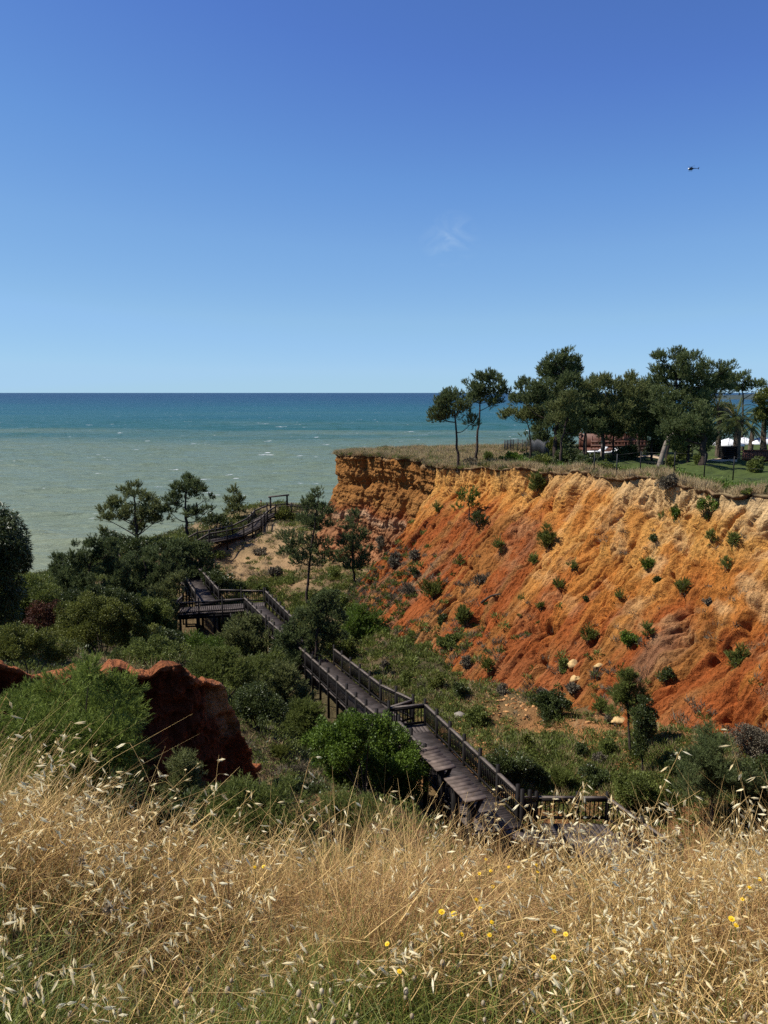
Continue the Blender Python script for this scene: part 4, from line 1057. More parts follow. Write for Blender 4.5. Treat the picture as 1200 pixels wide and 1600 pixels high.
# near bushes
def bush_blobs(label, base, t, blobs, mat, style, name='bush', dens=4.0, per=14, ln=None, wd=None, deep=.9, size=.42, group=None):
    bl = px_blobs(blobs, t, deep); p = P(*base, t); gz = ground_z(p[0], p[1], p[2] + 2.5); p[2] = gz if abs(gz - p[2]) < 3 else p[2]
    root = empty(name, p, label, 'bush', group); m = MB()
    for c, r in bl:
        m.add(*tube(smooth_path([p - np.array((0,0,.1)), p * .45 + np.array(c) * .55 + rng.normal(size=3) * .06, np.array(c)], 6), np.linspace(max(.018, t*.0012), .006, 6), 5))
    m.build('stems', M_TWIG, root)
    if style == 'leaf': V, F, ti = leaves(bl, ln or max(.05, t * .0026), wd or max(.025, t * .0014), dens, per, size=size)
    else: V, F, ti = needles(bl, ln or max(.14, t * .0046), wd or max(.008, t * .0006), dens, per, up=.5, spread=.6, size=size)
    mk('foliage', V, F, mat, root, tint=ti)
    return root
bush_blobs('large feathery green bush in front of the dark red bluff', (115,1235), 11.2, [(60,1108,46,46),(118,1078,56,36),(168,1112,46,42),(92,1150,66,46),(200,1130,26,26),(38,1165,38,38),(150,1165,56,42),(100,1205,66,44),(60,1245,70,40),(150,1235,60,40),(190,1190,36,34),(22,1120,26,34),(140,1050,22,18),(180,1085,28,26)], M_FEATHER, 'needle', dens=3.0, per=40, ln=.12, wd=.010, size=.27)
bush_blobs('large dense bright green bush beside the plank shade roofs', (570,1245), 24.3, [(515,1150,30,22),(545,1138,28,20),(580,1140,36,20),(618,1160,32,24),(590,1182,48,30),(530,1172,40,28),(560,1210,58,32),(638,1195,24,30),(640,1225,28,28),(500,1165,22,22),(615,1215,36,28)], M_BRIGHT, 'leaf', dens=4.6, per=26, ln=.085, wd=.05, size=.30)
bush_blobs('round bright green bush casting shadow at the foot of the orange slope', (570,1012), 51, [(560,960,18,13),(583,968,15,14),(550,980,16,14),(570,984,26,18),(592,985,10,12),(565,1000,26,12)], M_BRIGHT, 'needle', dens=5.5, per=14)
bush_blobs('green leafy bush at the grass edge below the red bluff', (395,1285), 9.5, [(380,1245,36,20),(410,1260,40,22),(350,1262,30,20),(440,1250,28,16),(385,1275,50,18),(420,1300,60,26),(370,1310,50,24)], M_LEAF, 'needle', dens=4.5, per=18, ln=.09, wd=.008, size=.34)
bush_blobs('dark green bush filling the hollow beside the grass mound', (235,1285), 10, [(215,1250,40,26),(250,1265,36,22),(185,1240,30,24),(300,1270,34,20),(210,1275,50,20),(240,1310,70,30),(300,1310,50,26)], M_DARKLEAF, 'leaf', dens=4.2, per=18, ln=.06, wd=.03, size=.34)
bush_blobs('yellow green broad bush on the left slope above the red bluff', (160,1015), 36, [(155,950,36,18),(120,965,34,20),(185,965,32,20),(150,985,50,22),(205,990,28,18),(100,990,26,16)], M_OLIVE, 'leaf', dens=4.5, per=18, size=.36)
bush_blobs('reddish brown shrub under the drooping tree at the left', (85,1000), 38, [(70,958,24,14),(95,965,22,14),(60,975,20,14),(110,980,20,12)], M_RED, 'leaf', dens=3.2, per=14)
bush_blobs('dark green bush behind the reddish shrub at the left edge', (40,985), 42, [(45,920,34,20),(20,940,34,24),(70,935,26,18),(35,960,40,22)], M_LEAF, 'leaf', dens=4.5, per=16)
bush_blobs('olive green bush at the left edge just above the red bluff', (45,1040), 24, [(30,1000,36,18),(65,1005,34,18),(10,1015,30,16),(95,1015,28,14)], M_OLIVE, 'leaf', dens=4.2, per=16, size=.36)
bush_blobs('green bush on top of the red bluff between its two high points', (235,1048), 21, [(225,1015,34,16),(255,1020,28,14),(205,1025,26,12),(240,1030,36,12)], M_LEAF, 'leaf', dens=4.2, per=16, size=.36)
bush_blobs('green bush right of the red bluff top beside a small pine', (345,1062), 32, [(330,1030,32,16),(355,1035,30,18),(340,1050,40,16),(385,1055,30,18),(310,1045,20,12)], M_LEAF, 'needle', dens=4.6, per=16)
bush_blobs('dark bush in the hollow right of the red bluff', (405,1120), 27, [(395,1085,22,18),(410,1100,26,18),(385,1105,20,16),(425,1110,22,16)], M_DARKLEAF, 'leaf', dens=4.4, per=14)
bush_blobs('dark bush pressed against the boardwalk railing right of the shade roofs', (792,1222), 28, [(785,1190,24,16),(805,1195,22,16),(770,1200,20,14),(795,1208,30,14)], M_DARKLEAF, 'leaf', dens=4.4, per=14)
bush_blobs('leafy green bush behind the near boardwalk landing', (1012,1275), 26.5, [(995,1225,26,20),(1025,1235,28,20),(1005,1250,34,18),(1045,1245,22,18),(975,1235,18,18)], M_LEAF, 'leaf', dens=4, per=16, size=.36)
bush_blobs('grey green scrub at the right edge below the red earth', (1180,1200), 28, [(1165,1150,26,14),(1190,1160,26,18),(1170,1175,30,16),(1205,1180,24,18)], M_GREY, 'leaf', dens=3.2, per=14)
bush_blobs('dark green bush at the right edge behind the bushy pine', (1190,1245), 26, [(1185,1205,28,18),(1205,1220,28,20),(1170,1225,26,16)], M_DARKLEAF, 'leaf', dens=4.2, per=14)
bush_blobs('mixed green bush at the dark foot of the headland', (600,930), 62, [(590,895,16,12),(610,900,14,14),(600,912,20,12),(578,908,12,10)], M_LEAF, 'leaf', dens=4.2, per=10)
bush_blobs('dark bush in shade under the upright pine', (560,945), 61, [(550,928,20,10),(570,932,18,10),(535,935,16,8)], M_DARKLEAF, 'leaf', dens=4.4, per=10)
bush_blobs('olive bush beside the gateway on the ridge', (446,815), 92, [(443,800,10,8),(452,806,10,7),(436,808,8,6)], M_OLIVE, 'leaf', dens=3.6)
bush_blobs('dark low bush along the ridge edge left of the young conical pine', (335,820), 90, [(325,812,14,5),(340,810,14,6),(350,814,12,5)], M_DARKLEAF, 'leaf', dens=4)

EB = 'bushes covering the left bank'
for lab, b, t, bl, mt, stl in (
 ('dark green bush low on the left bank under the shore pine', (150,985), 48, [(130,935,30,18),(160,940,34,18),(185,945,28,16),(110,945,26,16)], M_DARKLEAF, 'leaf'),
 ('mid green bush on the left bank between shore pine and platform', (225,990), 50, [(205,948,28,16),(232,955,30,18),(215,970,34,16),(250,985,26,14)], M_LEAF, 'leaf'),
 ('dark bush filling the gap left of the yellow green broad bush', (95,1010), 39, [(75,985,28,18),(105,990,30,16),(120,1005,28,14)], M_LEAF, 'leaf'),
 ('dark green bush beside the yellow green broad bush', (250,1020), 40, [(235,1000,30,18),(265,1005,28,16),(215,1010,28,14)], M_DARKLEAF, 'leaf'),
 ('green bush in front of the sandy gap under the platform', (325,1035), 46, [(300,1010,28,14),(325,1015,26,14),(345,1025,24,12),(310,1030,34,14)], M_BRIGHT, 'needle'),
 ('mid green bush left of the boardwalk in the hollow', (410,1090), 39, [(395,1050,28,18),(420,1040,24,16),(405,1070,34,18),(375,1070,28,16)], M_LEAF, 'needle'),
 ('dark bush beside the descending boardwalk left rail', (450,1050), 43, [(440,1025,22,16),(455,1040,22,16),(430,1045,20,14)], M_DARKLEAF, 'leaf'),
 ('green bush between drooping pine and bright green bush', (480,1150), 31, [(470,1120,26,18),(490,1135,24,18),(455,1135,26,16),(480,1110,18,12)], M_LEAF, 'needle'),
 ('dark bush under the umbrella pine on the left ridge end', (190,870), 78, [(175,845,22,12),(200,852,24,12),(225,856,22,12),(250,860,20,12)], M_DARKLEAF, 'leaf'),
 ('green bush at the foot of the tall open ridge pine', (300,870), 78, [(285,855,18,12),(305,860,16,10),(270,862,18,12),(330,868,14,8)], M_LEAF, 'leaf'),
 ('dark bush at the start of the steps beside the platform', (340,918), 64, [(330,905,18,10),(348,910,16,10)], M_DARKLEAF, 'leaf'),
 ('dark green bush in the hollow left of the bright green bush', (470,1260), 22, [(455,1235,28,16),(480,1240,26,16),(500,1250,26,14),(465,1255,34,16)], M_DARKLEAF, 'leaf'),
 ('feathery green bush just behind the brown grass mound', (540,1290), 17, [(520,1262,28,14),(550,1266,30,14),(575,1270,24,12),(540,1280,40,14)], M_LEAF, 'needle'),
 ('green bush between the two upright valley pines', (518,960), 58, [(510,935,16,12),(525,940,16,12),(535,955,16,12)], M_LEAF, 'leaf'),
 ('mid green bush beside the round bright bush', (535,1030), 47, [(530,1005,18,14),(545,1012,16,12),(520,1018,16,12)], M_LEAF, 'leaf'),
 ): bush_blobs(lab, b, t, bl, mt, stl, dens=4.6, per=14, group=EB, size=.38)
# single shrubs: (label, px, py of the base, width, height, material, style)
SLP = 'shrubs scattered on the orange slope'
OS = [
 ('dark brush tuft filling in the shadow right under the small slope pine', 748,822,30,20,M_DARKLEAF,'leaf'),  # dark bush put where the small pine's shadow falls
 ('narrow dark shrub left of the small slope pine', 683,800,9,14,M_LEAF,'broom'),
 ('dark upright shrub on bare orange earth right below the small slope pine', 780,866,16,24,M_LEAF,'broom'),
 ('small upright shrub between the two broom tufts of the upper slope', 834,882,13,20,M_LEAF,'broom'),
 ('tall fuzzy broom tuft high in the middle of the orange slope', 857,854,26,34,M_OLIVE,'broom'),
 ('dark shrub low on the far slope above the round bright bush', 647,900,18,16,M_DARKLEAF,'leaf'),
 ('wide fuzzy olive shrub low on the far slope', 677,938,36,28,M_OLIVE,'broom'),
 ('tall dark fuzzy shrub low in the middle of the far slope', 727,975,32,36,M_LEAF,'broom'),
 ('small dark shrub just left of the tall fuzzy one on the far slope', 690,976,17,18,M_DARKLEAF,'leaf'),
 ('grey dry shrub near the foot of the headland', 640,930,22,18,M_GREY,'leaf'),
 ('grey brown shrub on the far edge of the slope', 648,874,20,22,M_GREY,'leaf'),
 ('faint olive shrub in a gully on the far slope', 717,884,14,18,M_OLIVE,'broom'),
 ('dark grey shrub in a gully in the middle of the slope', 752,912,20,18,M_GREY,'leaf'),
 ('brown dry bush at the bottom corner of the headland', 614,888,24,24,M_GREY,'leaf'),
 ('dark shrub leaning on the lower headland cliff', 594,858,18,24,M_GREY,'leaf'),
 ('dark green bush hanging over the rim behind the wind blown pine', 838,768,24,30,M_LEAF,'leaf'),
 ('bright narrow shrub high under the pale rim', 1054,812,15,28,M_BRIGHT,'leaf'),
 ('tiny shrub left of the bright narrow one under the rim', 1036,814,10,15,M_LEAF,'leaf'),
 ('upright shrub just below the tiny flat topped tree', 1111,848,14,20,M_LEAF,'leaf'),
 ('grey green shrub right of the tiny flat topped tree', 1144,856,17,22,M_LEAF,'leaf'),
 ('dark flat shrub in the yellow earth of the upper right slope', 1021,846,15,10,M_DARKLEAF,'leaf'),
 ('green shrub below a brown patch on the right slope', 1011,890,17,18,M_BRIGHT,'leaf'),
 ('dark shrub between two broom tufts on the right slope', 1026,910,15,13,M_DARKLEAF,'leaf'),
 ('fuzzy bright broom tuft on the right slope', 1063,928,25,28,M_OLIVE,'broom'),
 ('thin grey shrub at the far right of the slope', 1134,892,13,18,M_LEAF,'leaf'),
 ('small dark shrub in the upper red patch', 895,892,12,17,M_LEAF,'broom'),
 ('round fuzzy shrub in the red patch', 873,920,19,15,M_OLIVE,'broom'),
 ('small dark shrub right of the red patch', 967,936,10,14,M_LEAF,'leaf'),
 ('fuzzy dark shrub in the middle of the lower slope', 918,1004,22,26,M_OLIVE,'broom'),
 ('leafy bright shrub in the middle of the lower slope', 982,1008,28,26,M_BRIGHT,'leaf'),
 ('dark shrub touching the leafy bright one on the lower slope', 1012,996,18,18,M_LEAF,'leaf'),
 ('tiny dark shrub below the red patch', 915,938,10,9,M_DARKLEAF,'leaf'),
 ('tiny olive shrub left of the red patch', 845,952,11,13,M_OLIVE,'broom'),
 ('dark leafy shrub on the red earth at the far right', 1147,1045,34,30,M_LEAF,'leaf'),
 ('dark flat shrub on the lower right slope', 1041,1062,24,18,M_DARKLEAF,'leaf'),
 ('faint grey shrub at the far right of the middle slope', 1105,946,15,14,M_GREY,'leaf'),
]
for i_, (lab, px, py, w, h, mt, st) in enumerate(OS): shrub(lab, px, py, w * 1.12, h * 1.05, mt, 'broom' if (mt is M_LEAF or i_ % 3 == 0) else st, group=SLP, dens=3.4)
VSH = 'shrubs at the foot of the slope'
VS = [
 ('dark low bush beside the boardwalk rail below the rubble tongue', 838,1225,44,30,M_DARKLEAF,'leaf'),
 ('dark broad bush right of the fuzzy shrub above the landing', 935,1228,46,34,M_DARKLEAF,'leaf'),
 ('olive bush under the dark small leaved tree', 985,1232,44,34,M_LEAF,'broom'),
 ('dark bush at the foot of the red slope left of the bushy pine', 1050,1205,40,30,M_DARKLEAF,'leaf'),
 ('grey dry bush in the rubble right of the round dark shrub', 935,1192,26,20,M_GREY,'leaf'),
 ('large dark bush on pale rubble at the foot of the slope', 860,1124,60,42,M_DARKLEAF,'leaf'),
 ('slim green shrub above the large dark bush on rubble', 880,1052,16,26,M_LEAF,'leaf'),
 ('small green shrub right of the large dark bush', 937,1110,20,20,M_LEAF,'broom'),
 ('round dark shrub in dry grass below the rubble tongue', 909,1182,28,26,M_DARKLEAF,'leaf'),
 ('fuzzy green shrub above the near boardwalk landing', 881,1232,42,32,M_LEAF,'broom'),
 ('grey green shrub between pale rubble and boardwalk', 822,1168,20,24,M_OLIVE,'leaf'),
 ('leafy shrub left of the feathery conifer', 951,1182,34,38,M_LEAF,'leaf'),
 ('grey blue scrub left of the pale blocks', 848,1090,24,16,M_GREY,'leaf'),
 ('grey scrub between the pale blocks', 893,1080,22,14,M_GREY,'leaf'),
 ('small grey green shrub beside the rubble tongue', 951,1128,18,14,M_GREY,'leaf'),
 ('dark shrub behind the boardwalk railing in the valley floor', 745,1132,38,28,M_LEAF,'leaf'),
 ('dark green spread of shrub in the middle of the valley floor', 722,1090,40,28,M_DARKLEAF,'leaf'),
 ('grey shrub left of pale rubble in the valley floor', 785,1082,24,16,M_GREY,'leaf'),
 ('olive shrub low in the valley floor near the boardwalk', 680,1075,34,22,M_OLIVE,'leaf'),
 ('dark green shrub touching the far boardwalk railing', 632,1068,34,22,M_LEAF,'leaf'),
 ('green shrub at the toe of the slope above the valley floor', 700,1012,34,24,M_LEAF,'leaf'),
 ('grey dry shrub at the toe of the slope', 730,1045,26,18,M_GREY,'leaf'),
 ('small fuzzy shrub at the toe of the slope', 762,1050,18,20,M_OLIVE,'broom'),
 ('pale grey shrub just right of the boardwalk bend', 600,1045,24,14,M_GREY,'leaf'),
 ('green shrub beside the tall valley pine', 520,905,24,16,M_LEAF,'leaf'),
 ('grey scrub on the sandy ridge face', 405,868,26,14,M_GREY,'leaf'),
 ('brown scrub near the bottom of the sandy ridge face', 432,900,30,16,M_GREY,'leaf'),
 ('green low shrub at the bottom of the ridge face', 412,925,34,16,M_LEAF,'leaf'),
 ('dark shrub behind the platform railing', 375,922,28,14,M_DARKLEAF,'leaf'),
 ('olive shrub at the left bottom of the ridge face', 345,905,24,16,M_OLIVE,'leaf'),
 ('grassy olive shrub right of the bluff in the dark hollow', 440,1190,34,22,M_OLIVE,'broom'),
 ('small shrub on the grassy bank left of the bright green bush', 470,1215,30,20,M_GREY,'broom'),
]
for lab, px, py, w, h, mt, st in VS: shrub(lab, px, py, w, h, mt, st, group=VSH, dens=4.0)
RIM = 'bushes along the cliff top'
RS = [
 ('dark green bush behind the two slender rim pines', 762,722,26,14,M_LEAF,'leaf'),
 ('bright green spreading bush before the metal fence', 803,722,38,14,M_BRIGHT,'leaf'),
 ('grey green bush at the foot of the leaning rim pine', 738,726,22,12,M_GREY,'leaf'),
 ('olive bush below the small wind blown pine', 845,728,42,18,M_OLIVE,'leaf'),
 ('big dark bush in deep shade under the tallest pine', 885,725,46,26,M_DARKLEAF,'leaf'),
 ('grey dark bush right of the tallest pine', 915,728,36,22,M_DARKLEAF,'leaf'),
 ('tall olive bush under the ragged pine', 862,712,28,36,M_OLIVE,'leaf'),
 ('low dark hedge bush inside the lawn fence', 950,735,44,12,M_LEAF,'leaf'),
 ('small pale leaved bush at the foot of the leaning bare trunk', 1047,732,22,22,M_OLIVE,'leaf'),
 ('small young tree like bush on the lawn near the thick pine', 1088,726,20,26,M_LEAF,'leaf'),
 ('grey purple dry shrub on the rim below the leaning bare trunk', 1045,762,34,20,M_GREY,'leaf'),
 ('green shrub on the dry rim at the right', 1165,772,16,10,M_LEAF,'leaf'),
 ('dark shrub on the dry rim at the far right edge', 1198,772,16,14,M_DARKLEAF,'leaf'),
 ('leafy garden shrub at the right end of the lawn', 1180,738,34,26,M_LEAF,'leaf'),
 ('dark understorey bush between the pine trunks', 975,718,40,26,M_DARKLEAF,'leaf'),
 ('very dark understorey bush behind the leaning bare trunk', 1065,716,44,34,M_DARKLEAF,'leaf'),
 ('dark understorey bush left of the lawn', 1020,708,34,26,M_DARKLEAF,'leaf'),
]
for lab, px, py, w, h, mt, st in RS: shrub(lab, px, py, w, h, mt, st, group=RIM, dens=4.2)
#COVER
# ------------------------------------------------------------------ ground cover nobody could count
def tufts(pos, size, mat, name, label, cat, K=34, ln=.18, wd=.02, kind='leaf', per_t=True, up=.9):
    """many little plants: each a dome of blades at pos with its size"""
    n = len(pos); k = np.repeat(np.arange(n), K); N_ = n * K
    a = rng.uniform(0, 6.283, N_); rr = np.sqrt(rng.uniform(0, 1, N_)); s = size[k]
    near_s = np.clip(pos[:, 1] / 46, .45, 1.15)[k] if kind == 'leaf' else np.ones(N_)
    b = pos[k] + np.stack([np.cos(a) * rr * s * .5, np.sin(a) * rr * s * .5, rng.uniform(0, 1, N_) ** 1.2 * s * .55 * (1.1 - rr) - .03], 1)
    d = unit(np.stack([np.cos(a) * rr * .8, np.sin(a) * rr * .8, np.full(N_, up)], 1) + rng.normal(size=(N_, 3)) * .4)
    sd_ = unit(np.cross(d, rng.normal(size=(N_, 3))))
    L_ = (ln * near_s * rng.uniform(.6, 1.3, N_) * (.5 + .8 * s / size.mean()))[:, None]; w_ = (wd * near_s * rng.uniform(.7, 1.3, N_))[:, None]
    tint = np.clip(.1 + .5 * rng.uniform(0, 1, n)[k] + .4 * rng.uniform(0, 1, N_), 0, 1)
    if kind == 'leaf':
        V = np.stack([b, b + d * L_ * .45 + sd_ * w_ / 2, b + d * L_, b + d * L_ * .45 - sd_ * w_ / 2], 1).reshape(-1, 3); F = np.arange(N_ * 4).reshape(-1, 4); tint = np.repeat(tint, 4)
    else:
        V = np.stack([b - sd_ * w_ / 2, b + sd_ * w_ / 2, b + d * L_], 1).reshape(-1, 3); F = np.arange(N_ * 3).reshape(-1, 3); tint = np.repeat(tint, 3)
    o = mk(name, V, F, mat, tint=tint)
    return tag(o, label, cat, kind='stuff')

# density from where each kind grows; positions are picked on the ground meshes themselves
tv = TERR[(TERR[:, 1] > 6) & (TERR[:, 1] < 104) & (TERR[:, 2] > 3)]
area_w = (tv[:, 1] + 11) * np.clip(tv[:, 1], 5, None)
paths = [np.linspace(a, b, 30) for q in (DECK_MAIN, DECK_STAIR, DECK_PLAT, DECK_TURN, RIDGE) for a, b in zip(q[:-1], q[1:])]
paths = np.concatenate(paths)[:, :2]
def from_paths(p): return np.sqrt(((p[:, None, :2] - paths[None, ::3]) ** 2).sum(-1)).min(1)
def pick(n, wfun):
    w = area_w * wfun(tv); i = rng.choice(len(tv), n, p=w / w.sum()); p = tv[i].copy()
    p[:, :2] += rng.normal(size=(n, 2)) * .1
    return p
ridge_c = P(425,860,80)[:2]
def sandy(p): return np.exp(-((p[:, :2] - ridge_c) ** 2 / np.array((120, 110))).sum(1))
tongue = np.array([P(930,1080,30)[:2], P(860,1150,31)[:2], P(800,1165,32)[:2], P(790,1100,36)[:2]])
def bare(p): return np.exp(-(((p[:, None, :2] - tongue[None]) ** 2).sum(-1)).min(1) / 5)
z0 = lambda p: p * np.array([1, 1, 0])
py_ = np.argsort(paths[:, 1]); PYs = paths[py_, 1]; PXs = paths[py_, 0]
def leftness(p): return sstep(.3, -1.5, p[:, 0] - np.interp(p[:, 1], PYs, PXs)) * (1 - .9 * sandy(p)) * sstep(96, 84, p[:, 1])
def dens_left(p): return leftness(p) * (.15 + sstep(.36, .55, fbm(z0(p) * .3, 3, 207)))
floor_c = np.array([P(x, y, t)[:2] for x, y, t in ((640,1060,41),(700,1070,41),(760,1110,36),(660,1020,46),(620,1000,49),(1000,1230,27.5),(1100,1230,27),(960,1190,29),(900,1225,29),(850,1210,30),(800,1195,30.5),(960,1235,28),(620,960,54),(650,1000,48),(720,1130,34),(480,930,62),(400,930,66),(430,1010,52))])
def floorness(p): return np.exp(-(((p[:, None, :2] - floor_c[None]) ** 2).sum(-1)).min(1) / 12)
def dens_green(p): return (sstep(.42, .58, fbm(z0(p) * .30, 3, 201)) * .45 + 1.6 * floorness(p)) * (1 - .85 * sandy(p)) * (1 - .85 * bare(p)) + .015
near_floor = np.array([P(900,1215,29)[:2], P(960,1220,28.5)[:2], P(850,1200,31)[:2], P(820,1160,32)[:2], P(1000,1180,29)[:2]])
def dens_dry(p): return (1 - .8 * np.exp(-(((p[:, None, :2] - near_floor[None]) ** 2).sum(-1)).min(1) / 8)) * (sstep(.45, .6, fbm(z0(p) * .3, 3, 202)) + .2) * (1 + .3 * sandy(p)) * (1 - .5 * bare(p))
p = pick(5200, dens_left); p = p[from_paths(p) > 1.5]
tufts(p, rng.uniform(.5, 1.3, len(p)) * (.75 + .008 * p[:, 1]), M_LEAF, 'undergrowth', 'dense green scrub covering the left side of the valley', 'undergrowth', 90, .17, .065)
p = pick(2600, dens_left); p = p[from_paths(p) > 1.5]
tufts(p, rng.uniform(.5, 1.2, len(p)) * (.75 + .008 * p[:, 1]), M_DARKLEAF, 'undergrowth', 'dark dense scrub covering the left side of the valley', 'undergrowth', 90, .17, .065)
p = pick(9000, dens_green); p = p[from_paths(p) > 1.3]
tufts(p, rng.uniform(.25, .85, len(p)) * (.7 + .01 * p[:, 1]), M_LEAF, 'undergrowth', 'low green undergrowth spread over the valley floor', 'undergrowth', 72, .15, .06)
p = pick(5000, dens_green); p = p[from_paths(p) > 1.2]
tufts(p, rng.uniform(.25, .7, len(p)) * (.7 + .01 * p[:, 1]), M_OLIVE, 'undergrowth', 'yellowish low scrub mixed through the valley', 'undergrowth', 44, .16, .045)
p = pick(8000, dens_dry); p = p[from_paths(p) > 1.2]
tufts(p, rng.uniform(.2, .6, len(p)) * (.7 + .01 * p[:, 1]), M_GREY, 'scrub', 'grey dry scrub on the valley sides and sandy ridge', 'scrub', 40, .17, .03, 'tri')
p = pick(10000, dens_dry); p = p[from_paths(p) > 1.0]
tufts(p, rng.uniform(.15, .4, len(p)) * (.7 + .01 * p[:, 1]), M_RIMSTRAW, 'grass', 'dry straw grass between the valley shrubs', 'grass', 26, .22, .022, 'tri', up=1.2)
# thin growth in the gullies of the slope
sv = SL[60:-30:3, ::4].reshape(-1, 3); sn = fbm(sv * np.array([.25, .25, .35]), 3, 211)
w = sstep(.5, .7, sn); i = rng.choice(len(sv), 520, p=w / w.sum())
tufts(sv[i], rng.uniform(.15, .5, 520), M_GREY, 'scrub', 'thin dry growth in the gullies of the orange slope', 'scrub', 26, .16, .025, 'tri')
# dry brush creeping up the far foot of the slope
farw = sstep(26, 44, S_SL) * sstep(3.5, 8, D_SL) + .55 * sstep(6.0, 10, D_SL)
sv = SL[40:-20:2, ::4].reshape(-1, 3); fw_ = (farw[40:-20:2, ::4].ravel() * sstep(.40, .58, fbm(sv * .45, 3, 213))) + 1e-6
i = rng.choice(len(sv), 2800, p=fw_ / fw_.sum())
tufts(sv[i[:1700]], rng.uniform(.2, .7, 1700), M_GREY, 'scrub', 'grey brown brush climbing the far foot of the slope', 'scrub', 44, .2, .03, 'tri')
tufts(sv[i[1700:]], rng.uniform(.2, .65, 1100), M_LEAF, 'undergrowth', 'green brush climbing the foot of the slope', 'undergrowth', 60, .16, .06)
# crumbled earth below the slope
tp4 = pick(3800, lambda p: bare(p) ** 1.0 + .06 * floorness(p) + .25 * np.exp(-(((p[:, None, :2] - np.array([P(1050,1180,29)[:2], P(950,1110,31)[:2], P(760,1060,41)[:2]])[None]) ** 2).sum(-1)).min(1) / 5))
base_ico, f_ico = ico((0, 0, 0), (1, 1, 1), 3, .6)
nI = len(base_ico); sc_ = .018 + .075 * rng.uniform(0, 1, len(tp4)) ** 3
sh_ = rng.uniform(.5, 1.4, (len(tp4), 1, 3)) * np.array((1, 1, .6))
Vr = (base_ico[None] * sh_ * sc_[:, None, None] + tp4[:, None]).reshape(-1, 3)
Fr = (f_ico[None] + (np.arange(len(tp4)) * nI)[:, None, None]).reshape(-1, 4)
tag(mk('rubble', Vr, Fr, leafy('crumbled_orange_earth', (.20, .085, .03), (.50, .27, .11), 0.0, .95, .05), tint=np.repeat(rng.uniform(0, 1, len(tp4)), nI)), 'crumbled orange earth strewn below the slope', 'rubble', kind='stuff')
p = pick(1350, lambda p: np.exp(-(((p[:, None, :2] - np.array([P(900,1215,29)[:2], P(960,1220,28.5)[:2], P(850,1200,31)[:2], P(1060,1225,27.5)[:2], P(1130,1215,27)[:2], P(1000,1180,29)[:2]])[None]) ** 2).sum(-1)).min(1) / 3.5)); p = p[from_paths(p) > 1.2]
tufts(p[:1150], rng.uniform(.2, .8, len(p[:1150])), M_LEAF, 'undergrowth', 'green scrub on the valley floor behind the near boardwalk landing', 'undergrowth', 80, .17, .055)
tufts(p[1150:], rng.uniform(.2, .5, len(p[1150:])), M_RIMSTRAW, 'grass', 'dry grass on the valley floor behind the near boardwalk landing', 'grass', 50, .24, .014, 'tri', up=1.3)
# growth on top of the near bluff
bt = B3[18:28, ::6].reshape(-1, 3); bt = bt[(bt[:, 1] > 6)]
bt = bt[np.linalg.norm(bt[:, :2] - np.array([0, 0]), axis=1) < 24]
i = rng.choice(len(bt), 160)
tufts(bt[i], rng.uniform(.15, .3, 160), M_RIMSTRAW, 'grass', 'dry grass on top of the dark red bluff', 'grass', 40, .22, .012, 'tri', up=1.2)
i = rng.choice(len(bt), 130)
tufts(bt[i], rng.uniform(.15, .45, 130), M_LEAF, 'undergrowth', 'green scrub on top of the dark red bluff', 'undergrowth', 120, .16, .07)
# dry turf along the rim
dm = depth[:, :]
ok = ((dm < 4.5) | (np.broadcast_to(un, dm.shape) > .6) & (ww[:, None] < .97)) & (dm > .02); pv = PL[ok]; dv = dm[ok]; uv_ = np.broadcast_to(un, dm.shape)[ok]
w = (np.exp(-dv / 1.6) + .15 + .3 * (uv_ > .6)) * (sstep(.40, .58, fbm(z0(pv) * .8, 3, 221)) + .15) * np.where(uv_ > .55, 1.0, 1) * (dv + .05) * (1 - .9 * isl[ok])
i = rng.choice(len(pv), 7600, p=w / w.sum())
q = pv[i] + np.concatenate([rng.normal(size=(7600, 2)) * .12, np.full((7600, 1), -.02)], 1)
tufts(q, rng.uniform(.2, .5, 7600), M_RIMSTRAW, 'grass', 'dry tawny grass along the cliff top rim', 'grass', 30, .30, .022, 'tri', up=1.3)
i = rng.choice(len(pv), 1300, p=w / w.sum())
tufts(pv[i], rng.uniform(.25, .6, 1300), M_GREY, 'scrub', 'grey low scrub among the rim grass', 'scrub', 46, .15, .04)
w = w * (1 + 1.5 * (uv_ > .5)); i = rng.choice(len(pv), 2000, p=w / w.sum())
tufts(pv[i], rng.uniform(.25, .65, 2000), M_LEAF, 'undergrowth', 'small green plants among the rim grass', 'undergrowth', 46, .15, .05)
ok = (dm > 2.5) & (dm < 3.7) & (np.broadcast_to(un, dm.shape) < .52); pv = PL[ok]
pv = pv[pv[:, 1] > 20]; i = rng.choice(len(pv), 900)
tufts(pv[i], rng.uniform(.5, .8, 900), M_BRIGHT, 'groundcover', 'low green edging plants between rim and lawn', 'ground cover', 50, .13, .06)
ok = (isw > .5); pv = PL[ok]; i = rng.choice(len(pv), 900)
tufts(pv[i], rng.uniform(.3, .7, 900), M_DARKLEAF, 'undergrowth', 'dark undergrowth in the shade of the plateau pines', 'undergrowth', 50, .16, .06)

